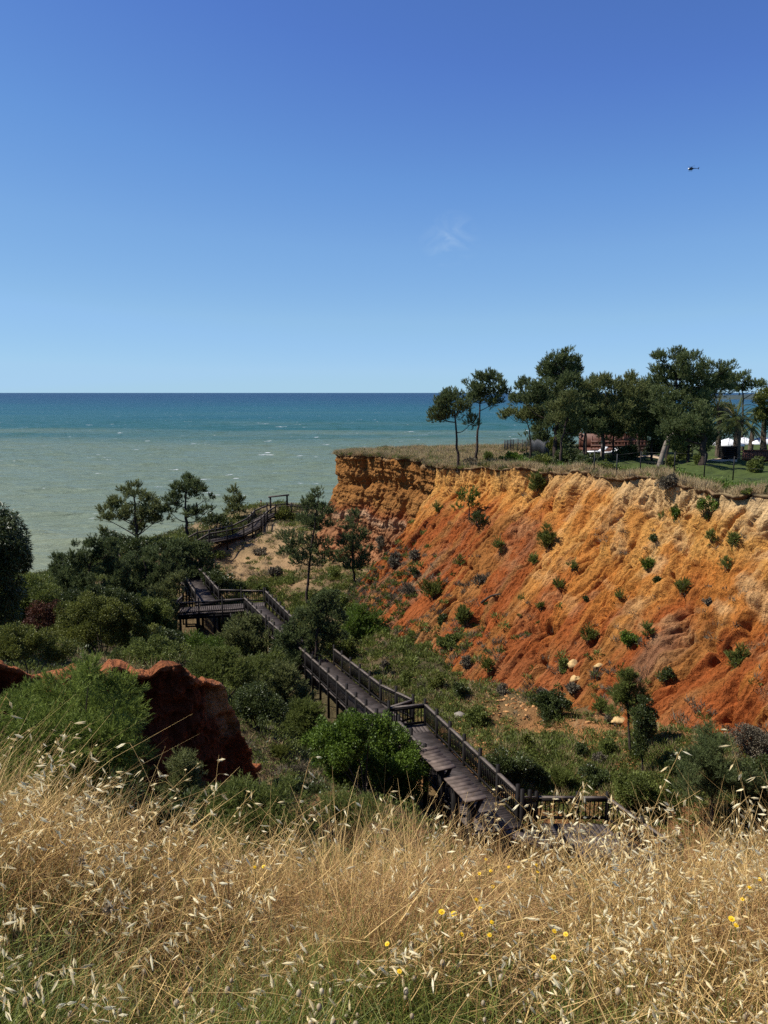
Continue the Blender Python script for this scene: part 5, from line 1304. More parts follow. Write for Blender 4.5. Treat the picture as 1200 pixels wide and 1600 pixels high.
# ------------------------------------------------------------------ things on the plateau
def fence(name, label, pts, h, spacing, panel=True, post=.06, wires=3):
    root = empty(name, pts[0], label, 'fence'); m = MB()
    for a, b in zip(pts[:-1], pts[1:]):
        n = max(1, int(np.linalg.norm(b - a) / spacing))
        for k in range(n + 1):
            c = a + (b - a) * k / n; c = np.array((c[0], c[1], ground_z(c[0], c[1])))
            mk('post', *beam(c - up_(.2), c + up_(h), post, post, (1, .2, 0)), M_METAL, root)
        n2 = n * 4 if panel else n
        for k in range(n2):
            c = a + (b - a) * k / n2; e = a + (b - a) * (k + 1) / n2
            cz_ = ground_z(c[0], c[1]); ez_ = ground_z(e[0], e[1])
            for f in np.linspace(.12, .95, wires):
                m.add(*beam((c[0], c[1], cz_ + h * f), (e[0], e[1], ez_ + h * f), .012, .012))
            if panel:
                for j in range(3):
                    x = c + (e - c) * j / 3
                    m.add(*beam((x[0], x[1], cz_ + .05), (x[0], x[1], cz_ + h * .96), .012, .012, (1, .2, 0)))
    m.build('wire_panel', M_METAL, root)
    return root
def gp(px, py): return ground_px(px, py)[0]
fence('metal_fence', 'dark metal mesh fence on the open cliff top beside the small pine', [gp(788,709), gp(802,707), gp(830,708), gp(858,712)], 1.35, .75, True, .07)
fence('lawn_fence', 'thin dark post and wire fence between dry rim and lawn', [gp(928,739), gp(1000,741), gp(1053,743), gp(1100,746), gp(1145,750), gp(1215,756)], 1.35, 1.35, False, .05, 3)

# leaning bare trunk
lp, lt, _, _ = ground_px(1030, 730)
lb = [np.array((lp[0], lp[1], lp[2] - .2)), P(1031,725,lt), P(1037,705,lt-.1), P(1044,686,lt-.2), P(1060,671,lt-.4), P(1078,657,lt-.6)]
root = empty('leaning_trunk', lp, 'pale bare leaning tree trunk standing on the lawn edge', 'tree trunk')
mk('trunk', *tube(smooth_path(lb, 16), np.linspace(.21, .09, 16), 9), M_PALEBARK, root, smooth=True)
mk('branch_stub', *tube([P(1044,686,lt-.2), P(1040,678,lt-.1), P(1038,668,lt)], [.08, .06, .03], 6), M_PALEBARK, root, smooth=True)
# pale dead forked tree
dp, dt_, _, _ = ground_px(940, 716)
root = empty('dead_tree', dp, 'pale dead forked tree with bare branches under the olive pine', 'tree')
m = MB().add(*tube(smooth_path([dp - up_(.2), P(941,690,dt_), P(941,678,dt_)], 6), np.linspace(.12, .08, 6), 6))
m.build('trunk', M_PALEBARK, root, smooth=True)
for e in ((928,652), (952,658), (945,648)):
    mk('branch', *tube(smooth_path([P(941,680,dt_), P((941+e[0])/2-3, (680+e[1])/2, dt_), P(*e, dt_)], 6), np.linspace(.07, .02, 6), 5), M_PALEBARK, root, smooth=True)

def palm(label, base, crown, t, rad_px, nf=34, trunk_r=.26):
    if t is None: p, t, _, _ = ground_px(*base)
    else: p = P(*base, t); p[2] = ground_z(p[0], p[1])
    c = P(*crown, t); root = empty('palm_tree', p, label, 'palm tree', 'palm trees by the lawn')
    m = MB(); zz = np.linspace(0, 1, 22)
    m.add(*tube(np.stack([p[0] + (c[0]-p[0]) * zz, p[1] + 0*zz, p[2] - .2 + (c[2] - p[2] + .2) * zz], 1), trunk_r * (1.15 - .35 * zz + .09 * (np.arange(22) % 2)), 9))
    m.build('trunk', M_PALMTRUNK, root)
    rl = rad_px * t / FPX; fm_ = MB()
    for i in range(nf):
        a = i * 2.399 + random.uniform(-.2, .2); el = math.asin(np.clip(1 - 1.35 * (i + .5) / nf, -1, 1)); Lf = rl * random.uniform(.9, 1.15)
        s = np.linspace(0, 1, 9); h = np.array((math.cos(a), math.sin(a), 0))
        ri = c + h * (np.cos(el) * s * Lf)[:, None] * (1 - .12 * s[:, None]) + np.array((0, 0, 1.0)) * ((np.sin(el) * s - .62 * s ** 2 * max(.25, math.cos(el))) * Lf)[:, None]
        tn = np.gradient(ri, axis=0); tn = unit(tn); sdv = unit(np.cross(tn, (0, 0, 1.0)))
        nl = 22; ls = np.linspace(.08, 1, nl)
        pos = np.stack([np.interp(ls, s, ri[:, k]) for k in range(3)], 1); tv_ = np.stack([np.interp(ls, s, tn[:, k]) for k in range(3)], 1); sv_ = np.stack([np.interp(ls, s, sdv[:, k]) for k in range(3)], 1)
        ll = Lf * .30 * np.sin(np.pi * (ls * .85 + .12))[:, None]; ti = random.uniform(0, .75) if el < .7 else random.uniform(.6, 1.0)
        for sg in (-1, 1):
            dv_ = unit(sv_ * sg * .8 + tv_ * .7 + np.array((0, 0, -.25)))
            wv = unit(np.cross(dv_, (0, 0, 1.0))) * .022
            V = np.stack([pos - wv, pos + wv, pos + dv_ * ll], 1).reshape(-1, 3)
            fm_.add(V, np.arange(nl * 3).reshape(-1, 3), ti)
        fm_.add(*tube(ri, np.linspace(.03, .01, 9), 4), ti)
    fm_.build('crown', M_PALM, root)
palm('tall date palm with a full drooping crown beside the white canopies', (1150,716), (1150,655), None, 46, 44)
palm('palm with yellowing fronds partly behind the full palm', (1122,706), (1121,638), 62, 38, 34, .2)
palm('young palm at the right edge behind the white canopies', (1192,706), (1190,640), 62, 38, 32, .2)
palm('short yellowish palm low behind the tall date palm', (1172,704), (1174,668), 66, 20, 20, .2)

def parasol(label, px, py, w, t):
    top = P(px, py, t); z = ground_z(top[0], top[1]); root = empty('white_canopy', (top[0], top[1], z), label, 'canopy', 'white sun canopies by the lawn')
    r = w * t / FPX / 2
    V = [top + up_(.24)]; 
    for k, (sx_, sy_) in enumerate(((-1,-1),(0,-1.03),(1,-1),(1.03,0),(1,1),(0,1.03),(-1,1),(-1.03,0))): V.append(top + np.array((sx_ * r, sy_ * r * .8, -.22)))
    n = len(V); V += [v - up_(.18) for v in V[1:]]
    F3 = np.array([(0, 1 + k, 1 + (k + 1) % 8) for k in range(8)]); F4 = np.array([(1 + k, 9 + k, 9 + (k + 1) % 8, 1 + (k + 1) % 8) for k in range(8)])
    mk('canvas', np.array(V), [F3, F4], M_WHITE, root)
    mk('pole', *tube([(top[0], top[1], z - .1), top + up_(.2)], .05, 8), M_METAL, root)
    for sx_, sy_ in ((-1,-1),(1,-1),(1,1),(-1,1)):
        mk('rib', *beam(top + up_(.18), top + np.array((sx_ * r * .97, sy_ * r * .78, -.24)), .03, .03), M_METAL, root)
parasol('white canopy left of the tall date palm', 1138, 689, 38, 66)
parasol('white canopy behind the tall date palm trunk', 1163, 687, 34, 69)
parasol('white canopy at the right edge of the picture', 1192, 686, 38, 66)

# slatted timber store, low hedge wall and timber terrace under the pines
bp_, bt_, _, _ = ground_px(1137, 717)
root = empty('timber_bin', bp_, 'dark slatted timber bin standing on the lawn left of the date palm', 'bin')
sl = MB()
for k in range(6): sl.add(*box(bp_ + np.array((0, 0, .10 + k * .155)), (.95, .8, .125)))
sl.build('slats', M_WOOD, root)
for sx_ in (-.44, .44):
    for sy_ in (-.43, .43): mk('corner_post', *box(bp_ + np.array((sx_, sy_, .48)), (.08, .08, 1.0)), M_WOOD, root)
wp_, wt_, _, _ = ground_px(1180, 722)
root = empty('garden_wall', wp_, 'low dark red timber wall at the right end of the lawn', 'wall')
m = MB()
for k in range(24): m.add(*box(wp_ + np.array((-.95 + k * .145, .02 * (k % 2), .42)), (.125, .06, .9)))
m.build('boards', M_REDWOOD, root)
mk('rail', *box(wp_ + np.array((.7, 0, .90)), (3.5, .14, .06)), M_REDWOOD, root)
tp_, tt_, _, _ = ground_px(960, 712)
tp_ = P(975, 703, 70); tp_[2] = ground_z(tp_[0], tp_[1], EZ - 3.0)
root = empty('timber_terrace', tp_, 'red brown timber terrace with plank railings behind the pines', 'terrace')
mk('floor', *box(tp_ + np.array((0, 1.5, .25)), (6.4, 4.2, .3)), M_REDWOOD, root)
m = MB()
for x in np.linspace(-3.1, 3.1, 22): m.add(*box(tp_ + np.array((x, -.55, .85)), (.06, .05, .9)))
for z in (.5, .85, 1.2): m.add(*box(tp_ + np.array((0, -.60, z)), (6.4, .04, .16)))
m.build('railing', M_REDWOOD, root)
for x in (-3.1, -1.0, 1.0, 3.1):
    mk('post', *box(tp_ + np.array((x, -.48, .95)), (.13, .1, 1.5)), M_REDWOOD, root)
    mk('post', *box(tp_ + np.array((x, 3.5, 1.0)), (.13, .13, 1.6)), M_REDWOOD, root)
mk('wall', *box(tp_ + np.array((0, 3.7, .95)), (6.4, .12, 1.5)), M_REDWOOD, root)
def lounger(label, px, py, rz):
    p, t, _, _ = ground_px(px, py); root = empty('sun_lounger', p, label, 'sun lounger', 'white sun loungers under the pines')
    c, s = math.cos(rz), math.sin(rz); Rm = np.array([(c, -s, 0), (s, c, 0), (0, 0, 1)])
    L_ = lambda x, y, z: p + Rm @ np.array((x, y, z))
    mk('bed', *beam(L_(-.9, 0, .36), L_(.35, 0, .36), .62, .09), M_WHITE, root)
    mk('backrest', *beam(L_(.36, 0, .38), L_(.92, 0, .74), .62, .08), M_WHITE, root)
    for x in (-.8, .3):
        for y in (-.25, .25): mk('leg', *beam(L_(x, y, -.03), L_(x, y, .33), .05, .05, (1, 0, 0)), M_WHITE, root)
lounger('white sun lounger with raised back under the olive pine', 932, 712, .3)
lounger('white sun lounger in the shade right of the dead forked tree', 953, 713, .4)
# sandy path edges on the lawn
def patch(name, label, cpx, rx, ry, cl):
    p, t, _, _ = ground_px(*cpx); n = 40; a = np.arange(n) / n * 6.283
    rad = 1 + .22 * np.sin(a * 2 + 1) + .1 * np.sin(a * 5)
    ring = [np.stack([p[0] + np.cos(a) * rx * rad * f, p[1] + np.sin(a) * ry * rad * f], 1) for f in (1.0, .8, .5, .2)]
    V = []
    for k, r_ in enumerate(ring):
        for x, y in r_: V.append((x, y, ground_z(x, y, EZ - 3.2) + (-.05, .03, .05, .06)[k]))
    F = np.concatenate([np.stack([k*n + np.arange(n), k*n + (np.arange(n)+1) % n, (k+1)*n + (np.arange(n)+1) % n, (k+1)*n + np.arange(n)], 1) for k in range(3)])
    o = mk(name, np.array(V), [F, (3*n + np.arange(n))[None]], plain(name + '_sand', cl, .95, .25, 3), smooth=True)
    tag(o, label, 'sand', kind='structure')
patch('path', 'pale sandy patch on the lawn left of the leaning bare trunk', (1015,714), 1.1, 1.6, (.46, .33, .21))
patch('path', 'pale sandy patch on the lawn under the timber bin', (1128,718), 1.2, 1.5, (.46, .34, .22))
# pale fallen blocks and a fallen dead branch on the slope
for lab, px, py, s in (('pale yellow earth block fallen at the foot of the slope, upper one', 895,1040,.48),('pale yellow earth block just below the upper one', 900,1062,.4),('small pale block at the end of the upper pair', 936,1042,.34),('pale slab at the foot of the feathery conifer', 968,1128,.45),('grey rock among scrub on the valley floor', 717,1120,.42),('orange boulder in scrub at the right edge', 1178,1205,.4)):
    p, t, _, _ = ground_px(px, py); V, F = ico((0, 0, 0), (s * .75, s * .5, s * .36), px, .9)
    V = V + (fbm(V * 5 / s, 3, px)[:, None] - .5) * s * .5
    o = mk('boulder', V + p + up_(s * .1), F, plain('pale_block_%d' % px, (.50, .33, .14) if px not in (717, 1178) else ((.24, .21, .17) if px == 717 else (.5, .24, .10)), .95, .3, 6, .5), origin=p)
    tag(o, lab, 'boulder')
p, t, _, _ = ground_px(752, 945); q2, t2, _, _ = ground_px(782, 932)
root = tag(mk('fallen_branch', *tube(smooth_path([p + up_(.12), (p + q2) / 2 + up_(.28), q2 + up_(.15)], 9), np.linspace(.08, .04, 9), 6), M_BARK, origin=p, smooth=True), 'dark fallen branch lying across the middle of the orange slope', 'branch')
#FORE
# ------------------------------------------------------------------ dry grass bank in front
def near_pts(n, y0, y1, wf=None, spread=.62):
    """points on the near bank, even by area"""
    y = np.sqrt(rng.uniform(y0**2, y1**2, n * 3)); x = rng.uniform(-1, 1, n * 3) * (spread * y + .25)
    w = np.ones(n * 3) if wf is None else wf(x, y)
    k = rng.choice(n * 3, n, p=w / w.sum(), replace=n * 3 < n); x, y = x[k], y[k]
    return np.stack([x, y, terr(np.stack([x, y], 1)) - .03], 1)

def blades(p, h, lean, bend, wid, mat, name, label, cat, tint, segs=4, az=None):
    """curved tapering stalks rooted at p"""
    n = len(p); az = rng.uniform(0, 6.283, n) if az is None else az
    s = np.linspace(0, 1, segs + 1)
    hd = np.stack([np.cos(az), np.sin(az), 0 * az], 1)
    out = (lean[:, None] * s + bend[:, None] * s ** 2.2) * h[:, None]
    z = h[:, None] * (s - .28 * bend[:, None] * s ** 3 * np.clip(bend[:, None], 0, 2))
    c = p[:, None] + hd[:, None] * out[..., None]; c[..., 2] += z
    wob = rng.normal(size=(n, 1, 3)) * np.array((1, 1, .2)) * (s * (1 - s) * 4)[None, :, None] * h[:, None, None] * .05
    c = c + wob
    fa = rng.uniform(0, 6.283, n); sd_ = np.stack([np.cos(fa), np.sin(fa), 0 * fa], 1)
    w = wid[:, None] * (1 - .85 * s ** 1.5) / 2
    V = np.stack([c - sd_[:, None] * w[..., None], c + sd_[:, None] * w[..., None]], 2).reshape(-1, 3)
    b = np.arange(n)[:, None] * (segs + 1) * 2 + np.arange(segs)[None] * 2
    F = np.stack([b, b + 1, b + 3, b + 2], -1).reshape(-1, 4)
    o = mk(name, V, F, mat, tint=np.repeat(tint, (segs + 1) * 2))
    tag(o, label, cat, kind='stuff')
    return c
U = rng.uniform
# how green the bank is: greener low on the left and middle, straw elsewhere
def greenness(x, y): return sstep(2.3, 1.55, y + .22 * x + (fbm(np.stack([x * 1.6, y * 1.6, 0 * x], 1), 3, 301) - .5) * 1.3) * sstep(1.0, .15, x)
def clump(x, y): return .07 + sstep(.40, .62, fbm(np.stack([x * 2.2, y * 2.2, 0 * x], 1), 3, 303))
p = near_pts(12000, .85, 4.2, lambda x, y: clump(x, y) * (1.02 - .985 * greenness(x, y)) * (1.0 + .8 * sstep(.3, -1, x)))
n = len(p); hh = (.17 + .22 * sstep(1.1, 2.3, p[:, 1])) * U(.45, 1.45, n) * np.interp(p[:, 0] / p[:, 1] * 2.4, [-1.5, -1.0, -.62, -.4, -.05, .35, .7, 1.1, 1.5], [1.15, 1.05, .6, .6, 1.2, .8, .85, 1.15, 1.1])
blades(p, hh, np.abs(rng.normal(0, .32, n)), U(-.2, .9, n), U(.0016, .0046, n), M_STRAW, 'dry_grass', 'golden dry grass stalks covering the bank in front', 'grass', U(0, 1, n) ** 1.1, 4, rng.normal(.2, 1.9, n))
p = near_pts(12000, .8, 3.6, lambda x, y: 1.02 - .9 * greenness(x, y)); n = len(p); p[:, 2] += U(0, .16, n)
blades(p, U(.06, .22, n), U(.4, 2.4, n), U(-.4, .5, n), U(.0012, .0032, n), M_LITTER, 'dead_stalks', 'tangled brown dead stalks low in the dry grass', 'grass', U(0, 1, n), 3)
p = near_pts(9500, .8, 3.4, lambda x, y: 1.02 - .94 * greenness(x, y)); n = len(p); p[:, 2] += U(.05, .36, n)
blades(p, U(.04, .16, n), U(.6, 2.6, n), U(-.6, .8, n), U(.0015, .0042, n), M_STRAW, 'dry_grass', 'broken pale straw lying crosswise among the stalks', 'grass', U(0, 1, n), 3)
p = near_pts(22000, .8, 2.7, lambda x, y: greenness(x, y) * clump(x, y) + .02); n = len(p)
blades(p, U(.14, .36, n), U(0, .5, n), U(0, .9, n), U(.002, .0052, n), M_GREENGRASS, 'green_grass', 'fresh green grass low in the bank at the left', 'grass', U(0, 1, n), 4)
p = near_pts(3600, 1.2, 4.0, lambda x, y: clump(x, y)); n = len(p)
blades(p, U(.15, .40, n), U(0, .4, n), U(0, .7, n), U(.002, .004, n), M_GREENGRASS, 'green_grass', 'thin green blades mixed through the dry grass', 'grass', U(.3, 1, n), 4)

# the same bank carries on to both sides
def side_pts(n):
    x = np.where(rng.uniform(0, 1, n) < .5, -1, 1) * U(.9, 5.2, n); y = U(-.6, 4.2, n)
    k = np.abs(x) > .62 * np.maximum(y, .3) + .35
    x, y = x[k], y[k]; return np.stack([x, y, terr(np.stack([x, y], 1)) - .05], 1)
p = side_pts(26000); n = len(p)
blades(p, U(.18, .5, n), np.abs(rng.normal(0, .32, n)), U(-.2, .9, n), U(.0018, .0050, n), M_STRAW, 'dry_grass', 'golden dry grass carrying on along both sides of the bank', 'grass', U(0, 1, n) ** 1.1, 4, rng.normal(.2, 1.9, n))
p = side_pts(16000); n = len(p); p[:, 2] += U(0, .2, n)
blades(p, U(.08, .25, n), U(.4, 2.4, n), U(-.4, .5, n), U(.0015, .004, n), M_LITTER, 'dead_stalks', 'tangled dead stalks carrying on along both sides of the bank', 'grass', U(0, 1, n), 3)
p = side_pts(9000); n = len(p)
blades(p, U(.12, .34, n), U(0, .5, n), U(0, .9, n), U(.002, .0052, n), M_GREENGRASS, 'green_grass', 'green blades carrying on along both sides of the bank', 'grass', U(0, 1, n), 4)

# wild oats ---------------------------------------------------------
def spikelets(base, dirs, ln, wd, tint):
    """pairs of papery husks, each a slim keeled leaf-like shape, opening towards the tip"""
    n = len(base); Vs, Fs, T = [], [], []
    for sg in (-1, 1):
        r = unit(rng.normal(size=(n, 3))); sd_ = unit(np.cross(dirs, r)); nr_ = unit(np.cross(dirs, sd_))
        d2 = unit(dirs + sd_ * sg * .11)
        mid = base + d2 * (ln * .38)[:, None]; tip = base + d2 * ln[:, None]
        off_ = nr_ * (wd * .5)[:, None]; keel = sd_ * sg * (wd * .42)[:, None]
        V = np.stack([base, mid + off_, tip, mid - off_, mid + keel], 1).reshape(-1, 3); b = np.arange(n)[:, None] * 5
        Vs.append(V); Fs.append((b + np.array([[0, 1, 4]]), b + np.array([[1, 2, 4]]), b + np.array([[2, 3, 4]]), b + np.array([[3, 0, 4]]))); T.append(np.repeat(tint, 5))
    V = np.concatenate(Vs); F = np.concatenate([np.concatenate(f) + k * n * 5 for k, f in enumerate(Fs)])
    return V, F, np.concatenate(T)

def oat(p, h, az, lean, bend, nsp, sl=.026, first=.55):
    """one oat plant: stem line, thin stalklets and hanging husks"""
    s = np.linspace(0, 1, 12); hd = np.array((math.cos(az), math.sin(az), 0))
    c = p + hd * ((lean * s + bend * s ** 2.6) * h)[:, None]; c[:, 2] += h * (s - .22 * bend * s ** 3)
    r = np.linspace(.0016, .0006, 12)
    ped, ends, dirs = [], [], []
    for k in range(nsp):
        f = first + (1 - first) * ((k + .5) / nsp) ** .9
        b = np.array([np.interp(f, s, c[:, j]) for j in range(3)])
        a = random.uniform(0, 6.28); o_ = np.array((math.cos(a), math.sin(a), 0)) * random.uniform(.4, 1) + hd * .55
        L_ = random.uniform(.018, .055) * (1.35 - .7 * f)
        e = b + o_ * L_ + np.array((0, 0, L_ * random.uniform(-.3, .7)))
        ped.append((b, (b + e) / 2 + np.array((0, 0, L_ * .4)), e)); ends.append(e)
        dd_ = np.array((random.gauss(0, .45) + hd[0] * .5, random.gauss(0, .45) + hd[1] * .4, -1 + random.uniform(0, 1.0)))
        dirs.append(dd_)
    return c, r, ped, np.array(ends), unit(np.array(dirs))

def oat_stuff(n, y0, y1, wf, hr_, name, label):
    m = MB(); E_, D_ = [], []
    P_ = near_pts(n, y0, y1, wf)
    for p in P_:
        k = .62 + .38 * min(1, max(0, (p[1] - 1.0) / 1.2))
        c, r, ped, e, d = oat(p, random.uniform(*hr_) * k, random.gauss(.1, .9), random.uniform(.05, .4), random.uniform(.1, .7), random.randint(6, 16))
        m.add(*tube(c, r, 3), random.uniform(.2, .9))
        for q in ped: m.add(*tube(np.array(q), [.0005, .0004, .0004], 3), .6)
        E_.append(e); D_.append(d)
    E_ = np.concatenate(E_); D_ = np.concatenate(D_); k = len(E_)
    o = m.build(name, M_STRAW); tag(o, label[0], 'grass', kind='stuff')
    V, F, T = spikelets(E_, D_, U(.024, .042, k), U(.0052, .0090, k), U(0, 1, k))
    o = mk(name.replace('stems', 'husks'), V, F, M_OAT, tint=T); tag(o, label[1], 'grass', kind='stuff')
oat_stuff(430, 1.3, 3.1, lambda x, y: .22 + sstep(.05, .9, x) * 1.6 + .6 * sstep(-.5, -1.2, x), (.44, .68), 'oat_stems', ('thin stems of the wild oats massed in the dry grass', 'pale hanging husks of the wild oats massed in the dry grass'))
oat_stuff(120, 1.0, 2.3, lambda x, y: 1.05 - .8 * greenness(x, y), (.40, .58), 'oat_stems', ('thin stems of scattered wild oats low on the bank', 'pale husks of scattered wild oats low on the bank'))

# the tall single oats that stand out above the bank
def single_oat(label, px, py_top, y, h_bend, nsp, az=.1, lean=.15):
    t = y * CT + 1.6 * ST
    top = P(px, py_top, t)
    x0 = top[0] - (lean + h_bend) * .35; z0_ = terr([[x0, y]])[0] - .02
    h = (top[2] - z0_) / (1 - .22 * h_bend)
    p = np.array((top[0] - (lean + h_bend) * h * math.cos(az), y - (lean + h_bend) * h * math.sin(az) * .5, z0_))
    root = empty('oat_stalk', p, label, 'wild oat', 'tall wild oats above the dry bank')
    c, r, ped, e, d = oat(p, h, az, lean, h_bend, nsp, first=.56)
    m = MB().add(*tube(c, r * 1.1, 5), .55)
    for q in ped: m.add(*tube(np.array(q), [.0006, .0005, .0004], 3), .6)
    m.build('stem', M_STRAW, root)
    for k in range(len(e)):
        V, F, T = spikelets(e[k:k+1], d[k:k+1], U(.026, .040, 1), U(.0055, .0085, 1), U(.2, 1, 1))
        mk('husk', V, F, M_OAT, root, tint=T)
for lab, px, py, y, hb, ns, az, le in (
  ('tall thin oat stalk in front of the feathery bush by the left edge', 30,1068,2.2,.18,7,.3,.05),
  ('oat stalk with a dense string of husks over the feathery green bush', 120,1120,2.3,.22,18,.2,.15),
  ('second oat stalk bending over the dark gap right of the feathery bush', 205,1165,2.4,.25,10,2.6,.05),
  ('oat stalk with scattered white husks against the dark red bluff', 243,1190,2.4,.3,9,2.9,.05),
  ('single sparse oat in front of the bluff foot', 342,1180,2.5,.1,6,1.2,.02),
  ('tall lone oat standing over the grassy bank left of the bright bush', 486,1178,2.4,.1,8,.5,.04),
  ('short oat with two husks left of the round brown grass head', 436,1240,2.5,.2,6,.1,.1),
  ('oat with broad pale husks on top of the brown grass mound', 556,1248,2.4,.4,12,.1,.15),
  ('upright pale oat at the right of the brown grass mound', 610,1234,2.5,.12,7,.2,.05),
  ('oat leaning over the boardwalk end beside the near shade roof', 692,1268,2.5,.2,9,2.9,.1),
  ('oat with many pale husks in front of the boardwalk left of the landing', 790,1238,2.4,.35,16,2.8,.1),
  ('arching oat hanging across the near boardwalk landing', 868,1272,2.3,.6,12,.1,.25),
  ('oat in front of the landing railing with dense hanging husks', 905,1285,2.3,.4,16,2.9,.2),
  ('tallest oat at the right reaching up to the red earth', 1118,1118,2.2,.12,9,2.9,.04),
  ('tall oat with hanging husks over the bushy pine', 1058,1160,2.3,.18,16,.3,.04),
  ('oat with a long drooping head over the dark bush at the right', 1090,1230,2.35,.45,14,.1,.12),
  ('oat at the right edge with bright husks hanging left', 1185,1210,2.2,.3,14,2.9,.1),
  ('pale feathery oat cut by the right edge of the bank', 1192,1262,2.2,.4,16,2.8,.12),
  ('leaning oat with golden husks near the left end of the bank', 60,1195,2.2,.35,16,.2,.2),
  ('oat on the left slope of the bank pointing to the dark gap', 150,1225,2.35,.3,14,.1,.25),
  ('oat with large creamy husks low in the middle right of the bank', 975,1352,1.75,.5,14,.1,.2),
  ('oat with big bright husks in the lower right of the bank', 1020,1400,1.6,.5,12,.1,.2),
): single_oat(lab, px, py, y, hb, ns, az, le)

# soft reddish brome: bushy hair-fine heads
def brome(cx, y, rad, n, lab):
    a = U(0, 6.283, n); rr = np.sqrt(U(0, 1, n)) * rad; x = cx + np.cos(a) * rr; yv = y + np.sin(a) * rr * .6
    p = np.stack([x, yv, terr(np.stack([x, yv], 1)) - .02], 1)
    c = blades(p, U(.30, .52, n), U(.0, .25, n), U(.2, 1.1, n), U(.0012, .0022, n), M_BROME, 'brome_grass', lab, 'grass', U(0, 1, n), 6, rng.normal(.1, .8, n))
    k = 12; tip = np.repeat(c[:, -1], k, 0); mid_ = np.repeat(c[:, -3], k, 0); f = U(0, 1, len(tip))[:, None]
    b = tip * f + mid_ * (1 - f); d = unit(tip - mid_ + np.array((.0, 0, -.05)) * 1 + rng.normal(size=(len(tip), 3)) * .06)
    sd_ = unit(np.cross(d, rng.normal(size=(len(tip), 3)))) * .0007
    V = np.stack([b - sd_, b + sd_, b + d * U(.02, .06, len(tip))[:, None]], 1).reshape(-1, 3)
    o = mk('brome_heads', V, np.arange(len(V)).reshape(-1, 3), M_BROME, tint=np.repeat(U(0, 1, len(tip)), 3)); tag(o, 'fine bristles of the ' + lab, 'grass', kind='stuff')
brome(-.02, 2.45, .42, 420, 'reddish brown brome mound in the middle of the bank')
brome(1.15, 2.3, .34, 320, 'reddish brown brome under the bushy pine at the right')
# woolly round seed heads low in the bank
p = near_pts(260, 1.0, 2.2, lambda x, y: .2 + sstep(.8, -.6, x)); m = MB()
for q in p:
    h = random.uniform(.16, .34); c = q + np.array((random.gauss(0, .03), random.gauss(0, .03), h)); r = random.uniform(.005, .0085)
    V, F = ico(c, (r, r, r * 1.5)); m.add(V, F, random.random())
    m.add(*tube([q, (q + c) / 2 + np.array((.01, 0, 0)), c], [.0008, .0007, .0006], 3), .2)
tag(m.build('seed_heads', M_FRUIT), 'small woolly grey seed heads scattered low in the bank', 'grass', kind='stuff')
def grass_px(px, py, h):
    '''where the ray through a pixel comes down to h above the bank'''
    lo, hi = .6, 6.0
    for t in np.linspace(.7, 5, 400):
        c = P(px, py, t)
        if c[2] - terr([c[:2]])[0] < h: return c
    return P(px, py, 2.0)
# dry thistles
def thistle(label, px, py, t, s):
    c = grass_px(px, py, .40); z = terr([c[:2]])[0]; root = empty('dry_thistle', (c[0], c[1], z), label, 'dry plant')
    mk('stem', *tube([np.array((c[0] - .03, c[1], z - .02)), np.array((c[0], c[1], (z + c[2]) / 2)), c], [.002, .0017, .0014], 5), M_LITTER, root, tint=np.full(15, .3))
    n = 46; d = unit(rng.normal(size=(n, 3)) + np.array((0, 0, .4))); sd_ = unit(np.cross(d, rng.normal(size=(n, 3)))) * s * .14
    V = np.stack([c + d*s*.1 - sd_, c + d*s*.1 + sd_, c + d * s * U(.7, 1.2, n)[:, None]], 1).reshape(-1, 3)
    mk('head', V, np.arange(n*3).reshape(-1, 3), M_FRUIT, root, tint=np.repeat(U(0, .5, n), 3))
thistle('dry brown star shaped thistle head left of the middle of the bank', 356, 1355, 1.75, .028)
thistle('dry grey thistle low on the left of the bank', 170, 1420, 1.45, .026)
thistle('dry pinkish grey thistle head at the left edge of the bank', 128, 1345, 1.85, .024)

# yellow flowers
def flower(label, px, py, t, r=.011):
    c = grass_px(px, py, .36 + .05 * random.random()); z = terr([c[:2]])[0]; root = empty('yellow_flower', (c[0], c[1], z), label, 'flower', 'yellow flowers in the dry grass')
    mk('stem', *tube([np.array((c[0] + .02, c[1], z - .02)), np.array((c[0] + .01, c[1], (z + c[2]) / 2)), c], [.0016, .0014, .0012], 5), M_GREENGRASS, root, tint=np.full(15, .4))
    m = MB(); k = 13; tl = np.array((random.uniform(-.5, .5), -.35, 1.0)); tl /= np.linalg.norm(tl); e1 = unit(np.cross(tl, (0, 1, 0))); e2 = np.cross(tl, e1)
    for ring, (rr, up__) in enumerate(((1.0, .15), (.7, .35))):
        for i in range(k):
            a = (i + .5 * ring) / k * 6.283; d = e1 * math.cos(a) + e2 * math.sin(a); s_ = e1 * -math.sin(a) + e2 * math.cos(a)
            V = np.array([c, c + (d * .6 + s_ * .22 + tl * up__) * r * rr, c + (d + tl * up__) * r * rr, c + (d * .6 - s_ * .22 + tl * up__) * r * rr])
            m.add(V, np.array([[0, 1, 2, 3]]))
    pt = m.build('petals', M_YELLOW, root)
    V, F = ico(c + tl * r * .18, (r * .34, r * .34, r * .22)); mk('centre', V, F, plain('flower_centre', (.55, .30, .01), .7, .1, 80), root)
